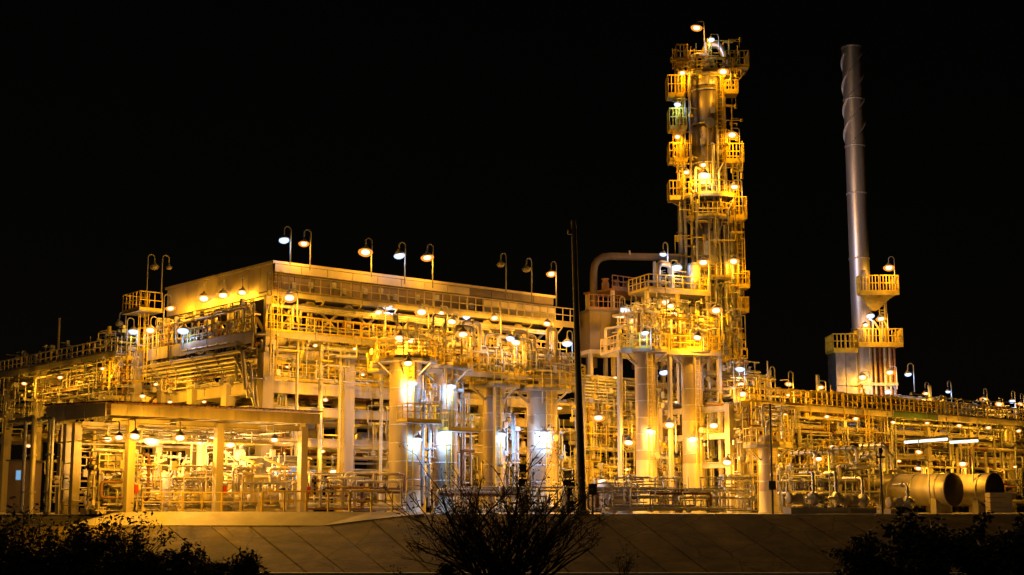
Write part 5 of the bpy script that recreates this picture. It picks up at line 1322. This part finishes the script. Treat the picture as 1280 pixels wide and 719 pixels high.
# ================================================================== SHRUBS
def shrub(c, rx, h, label, seed, leaves, stems=16, m_leaf='leaf', name='thorn_bush', lsz=.1, spread=1.0, depth=4, low=False, cat='bush'):
    rg = random.Random(seed); c = Vector(c)
    t = thing(name, label, cat, c); mb = MB(); tips = []
    def grow(p, d, L, r, k):
        pts = [p]; q = p; dd = d.copy(); n = 3
        for i in range(n):
            dd = (dd + Vector((rg.uniform(-.22, .22), rg.uniform(-.22, .22), rg.uniform(-.1, .16)))).normalized(); q = q + dd * (L / n); pts.append(q)
        mb.tube(pts, [r, r * .85, r * .7, r * .55], 4 if k > 1 else 5, caps=False)
        if k >= depth: tips.extend(pts[1:]); return
        if k == depth - 1: tips.extend(pts[2:])
        for j in range(rg.choice((2, 3, 3))):
            i = rg.choice((1, 2, 3)); sp = rg.uniform(.35, .9)
            e = (dd + Vector((rg.uniform(-1, 1), rg.uniform(-1, 1), rg.uniform(-.5, .7))) * sp).normalized()
            grow(pts[i], e, L * rg.uniform(.5, .8), r * .55, k + 1)
    for i in range(stems):
        a = rg.uniform(0, 2 * math.pi); tilt = rg.uniform(.05, 1.0) ** .7 * spread
        d = Vector((math.cos(a) * tilt * rx / h, math.sin(a) * tilt * rx / h * .8, 1)).normalized()
        L = h * rg.uniform(.36, .5)
        grow(c + Vector((rg.uniform(-.35, .35), rg.uniform(-.35, .35), 0)) * (rx / 3), d, L, .055 * h / 4, 1)
    mb.build('branch', 'bark', t)
    if leaves:
        lb = MB()
        for i in range(leaves):
            p = rg.choice(tips) + Vector((rg.gauss(0, .14), rg.gauss(0, .14), rg.gauss(0, .12)))
            a = Vector((rg.gauss(0, 1), rg.gauss(0, 1), rg.gauss(0, .6))).normalized(); b = a.orthogonal().normalized()
            b = Matrix.Rotation(rg.uniform(0, 6.28), 3, a) @ b; s = lsz * rg.uniform(.6, 1.4)
            lb._add([p - a * s, p + b * s * .45, p + a * s, p - b * s * .45], [(0, 1, 2, 3)], False)
        lb.build('foliage', m_leaf, t)
    return t
gz = -2.9
def B(px, Y): q = at(px, 640, Y); return Vector((q.x, Y, gz))
shrub(B(630, 57), 7.8, 5.7, 'big bare twiggy thorn bush in the middle foreground', 7, 4200, 50, 'leaf_dry', lsz=.065, spread=1.15, depth=4)
for px, Y, rx, h, lb, sd, nl in ((1085, 56, 1.9, 2.2, 'low leafy shrub at the left fringe of the right thicket', 21, 2600),
                            (1155, 54, 2.8, 2.9, 'leafy dark tree covering the foot of the left drum', 22, 5600),
                            (1228, 55, 2.8, 2.7, 'leafy dark tree below the right drum and crate', 23, 5600),
                            (1290, 53, 2.2, 2.9, 'leafy dark tree cut by the right picture edge', 24, 4000)):
    shrub(B(px, Y), rx, h, lb, sd, nl, 14, 'leaf', 'leafy_tree', .13, 1.2, 4, cat='tree')
for px, Y, rx, h, lb, sd, nl in ((20, 56, 1.9, 3.5, 'ragged dark bush filling the lower left corner', 31, 1500),
                            (92, 57, 2.2, 3.1, 'ragged dark bush before the shelter left posts', 32, 1500),
                            (160, 58, 2.0, 2.9, 'ragged dark bush at the left end of the pale apron', 33, 1500),
                            (225, 56, 2.4, 1.9, 'low dark scrub below the pale apron, left one', 34, 5000),
                            (300, 57, 2.2, 1.5, 'low dark scrub below the pale apron, right one', 35, 4000),
                            (170, 53, 2.6, 1.7, 'flat dark scrub mound under the left end of the pale apron', 37, 7000), (262, 54, 2.6, 1.35, 'flat dark scrub mound under the middle of the pale apron', 38, 7000), (40, 53, 3.0, 2.0, 'flat dark scrub mound in the lower left corner', 39, 8000),
                            (110, 54, 2.8, 2.3, 'low spreading scrub in front of the ragged bushes', 36, 6000)):
    shrub(B(px, Y), rx, h, lb, sd, nl, 16, 'leaf', 'scrub_bush', .09, 1.15, 4)
shrub(B(556, 60), .5, 1.1, 'small dark tussock at the foot of the slope left of the thorn bush', 41, 1500, 9, 'leaf', 'small_shrub', .07, 1, 3)
shrub(B(775, 61), .9, 1.9, 'small leaning twig shrub on the slope right of the thorn bush', 42, 120, 5, 'leaf', 'small_shrub', .06, 1, 3)
shrub(B(500, 59.5), .8, 1.2, 'faint low twig shrub on the slope far left of the thorn bush', 43, 100, 5, 'leaf', 'small_shrub', .06, 1, 3)
# tidy the bookkeeping property
for o in bpy.data.objects:
    if '_w' in o: del o['_w']
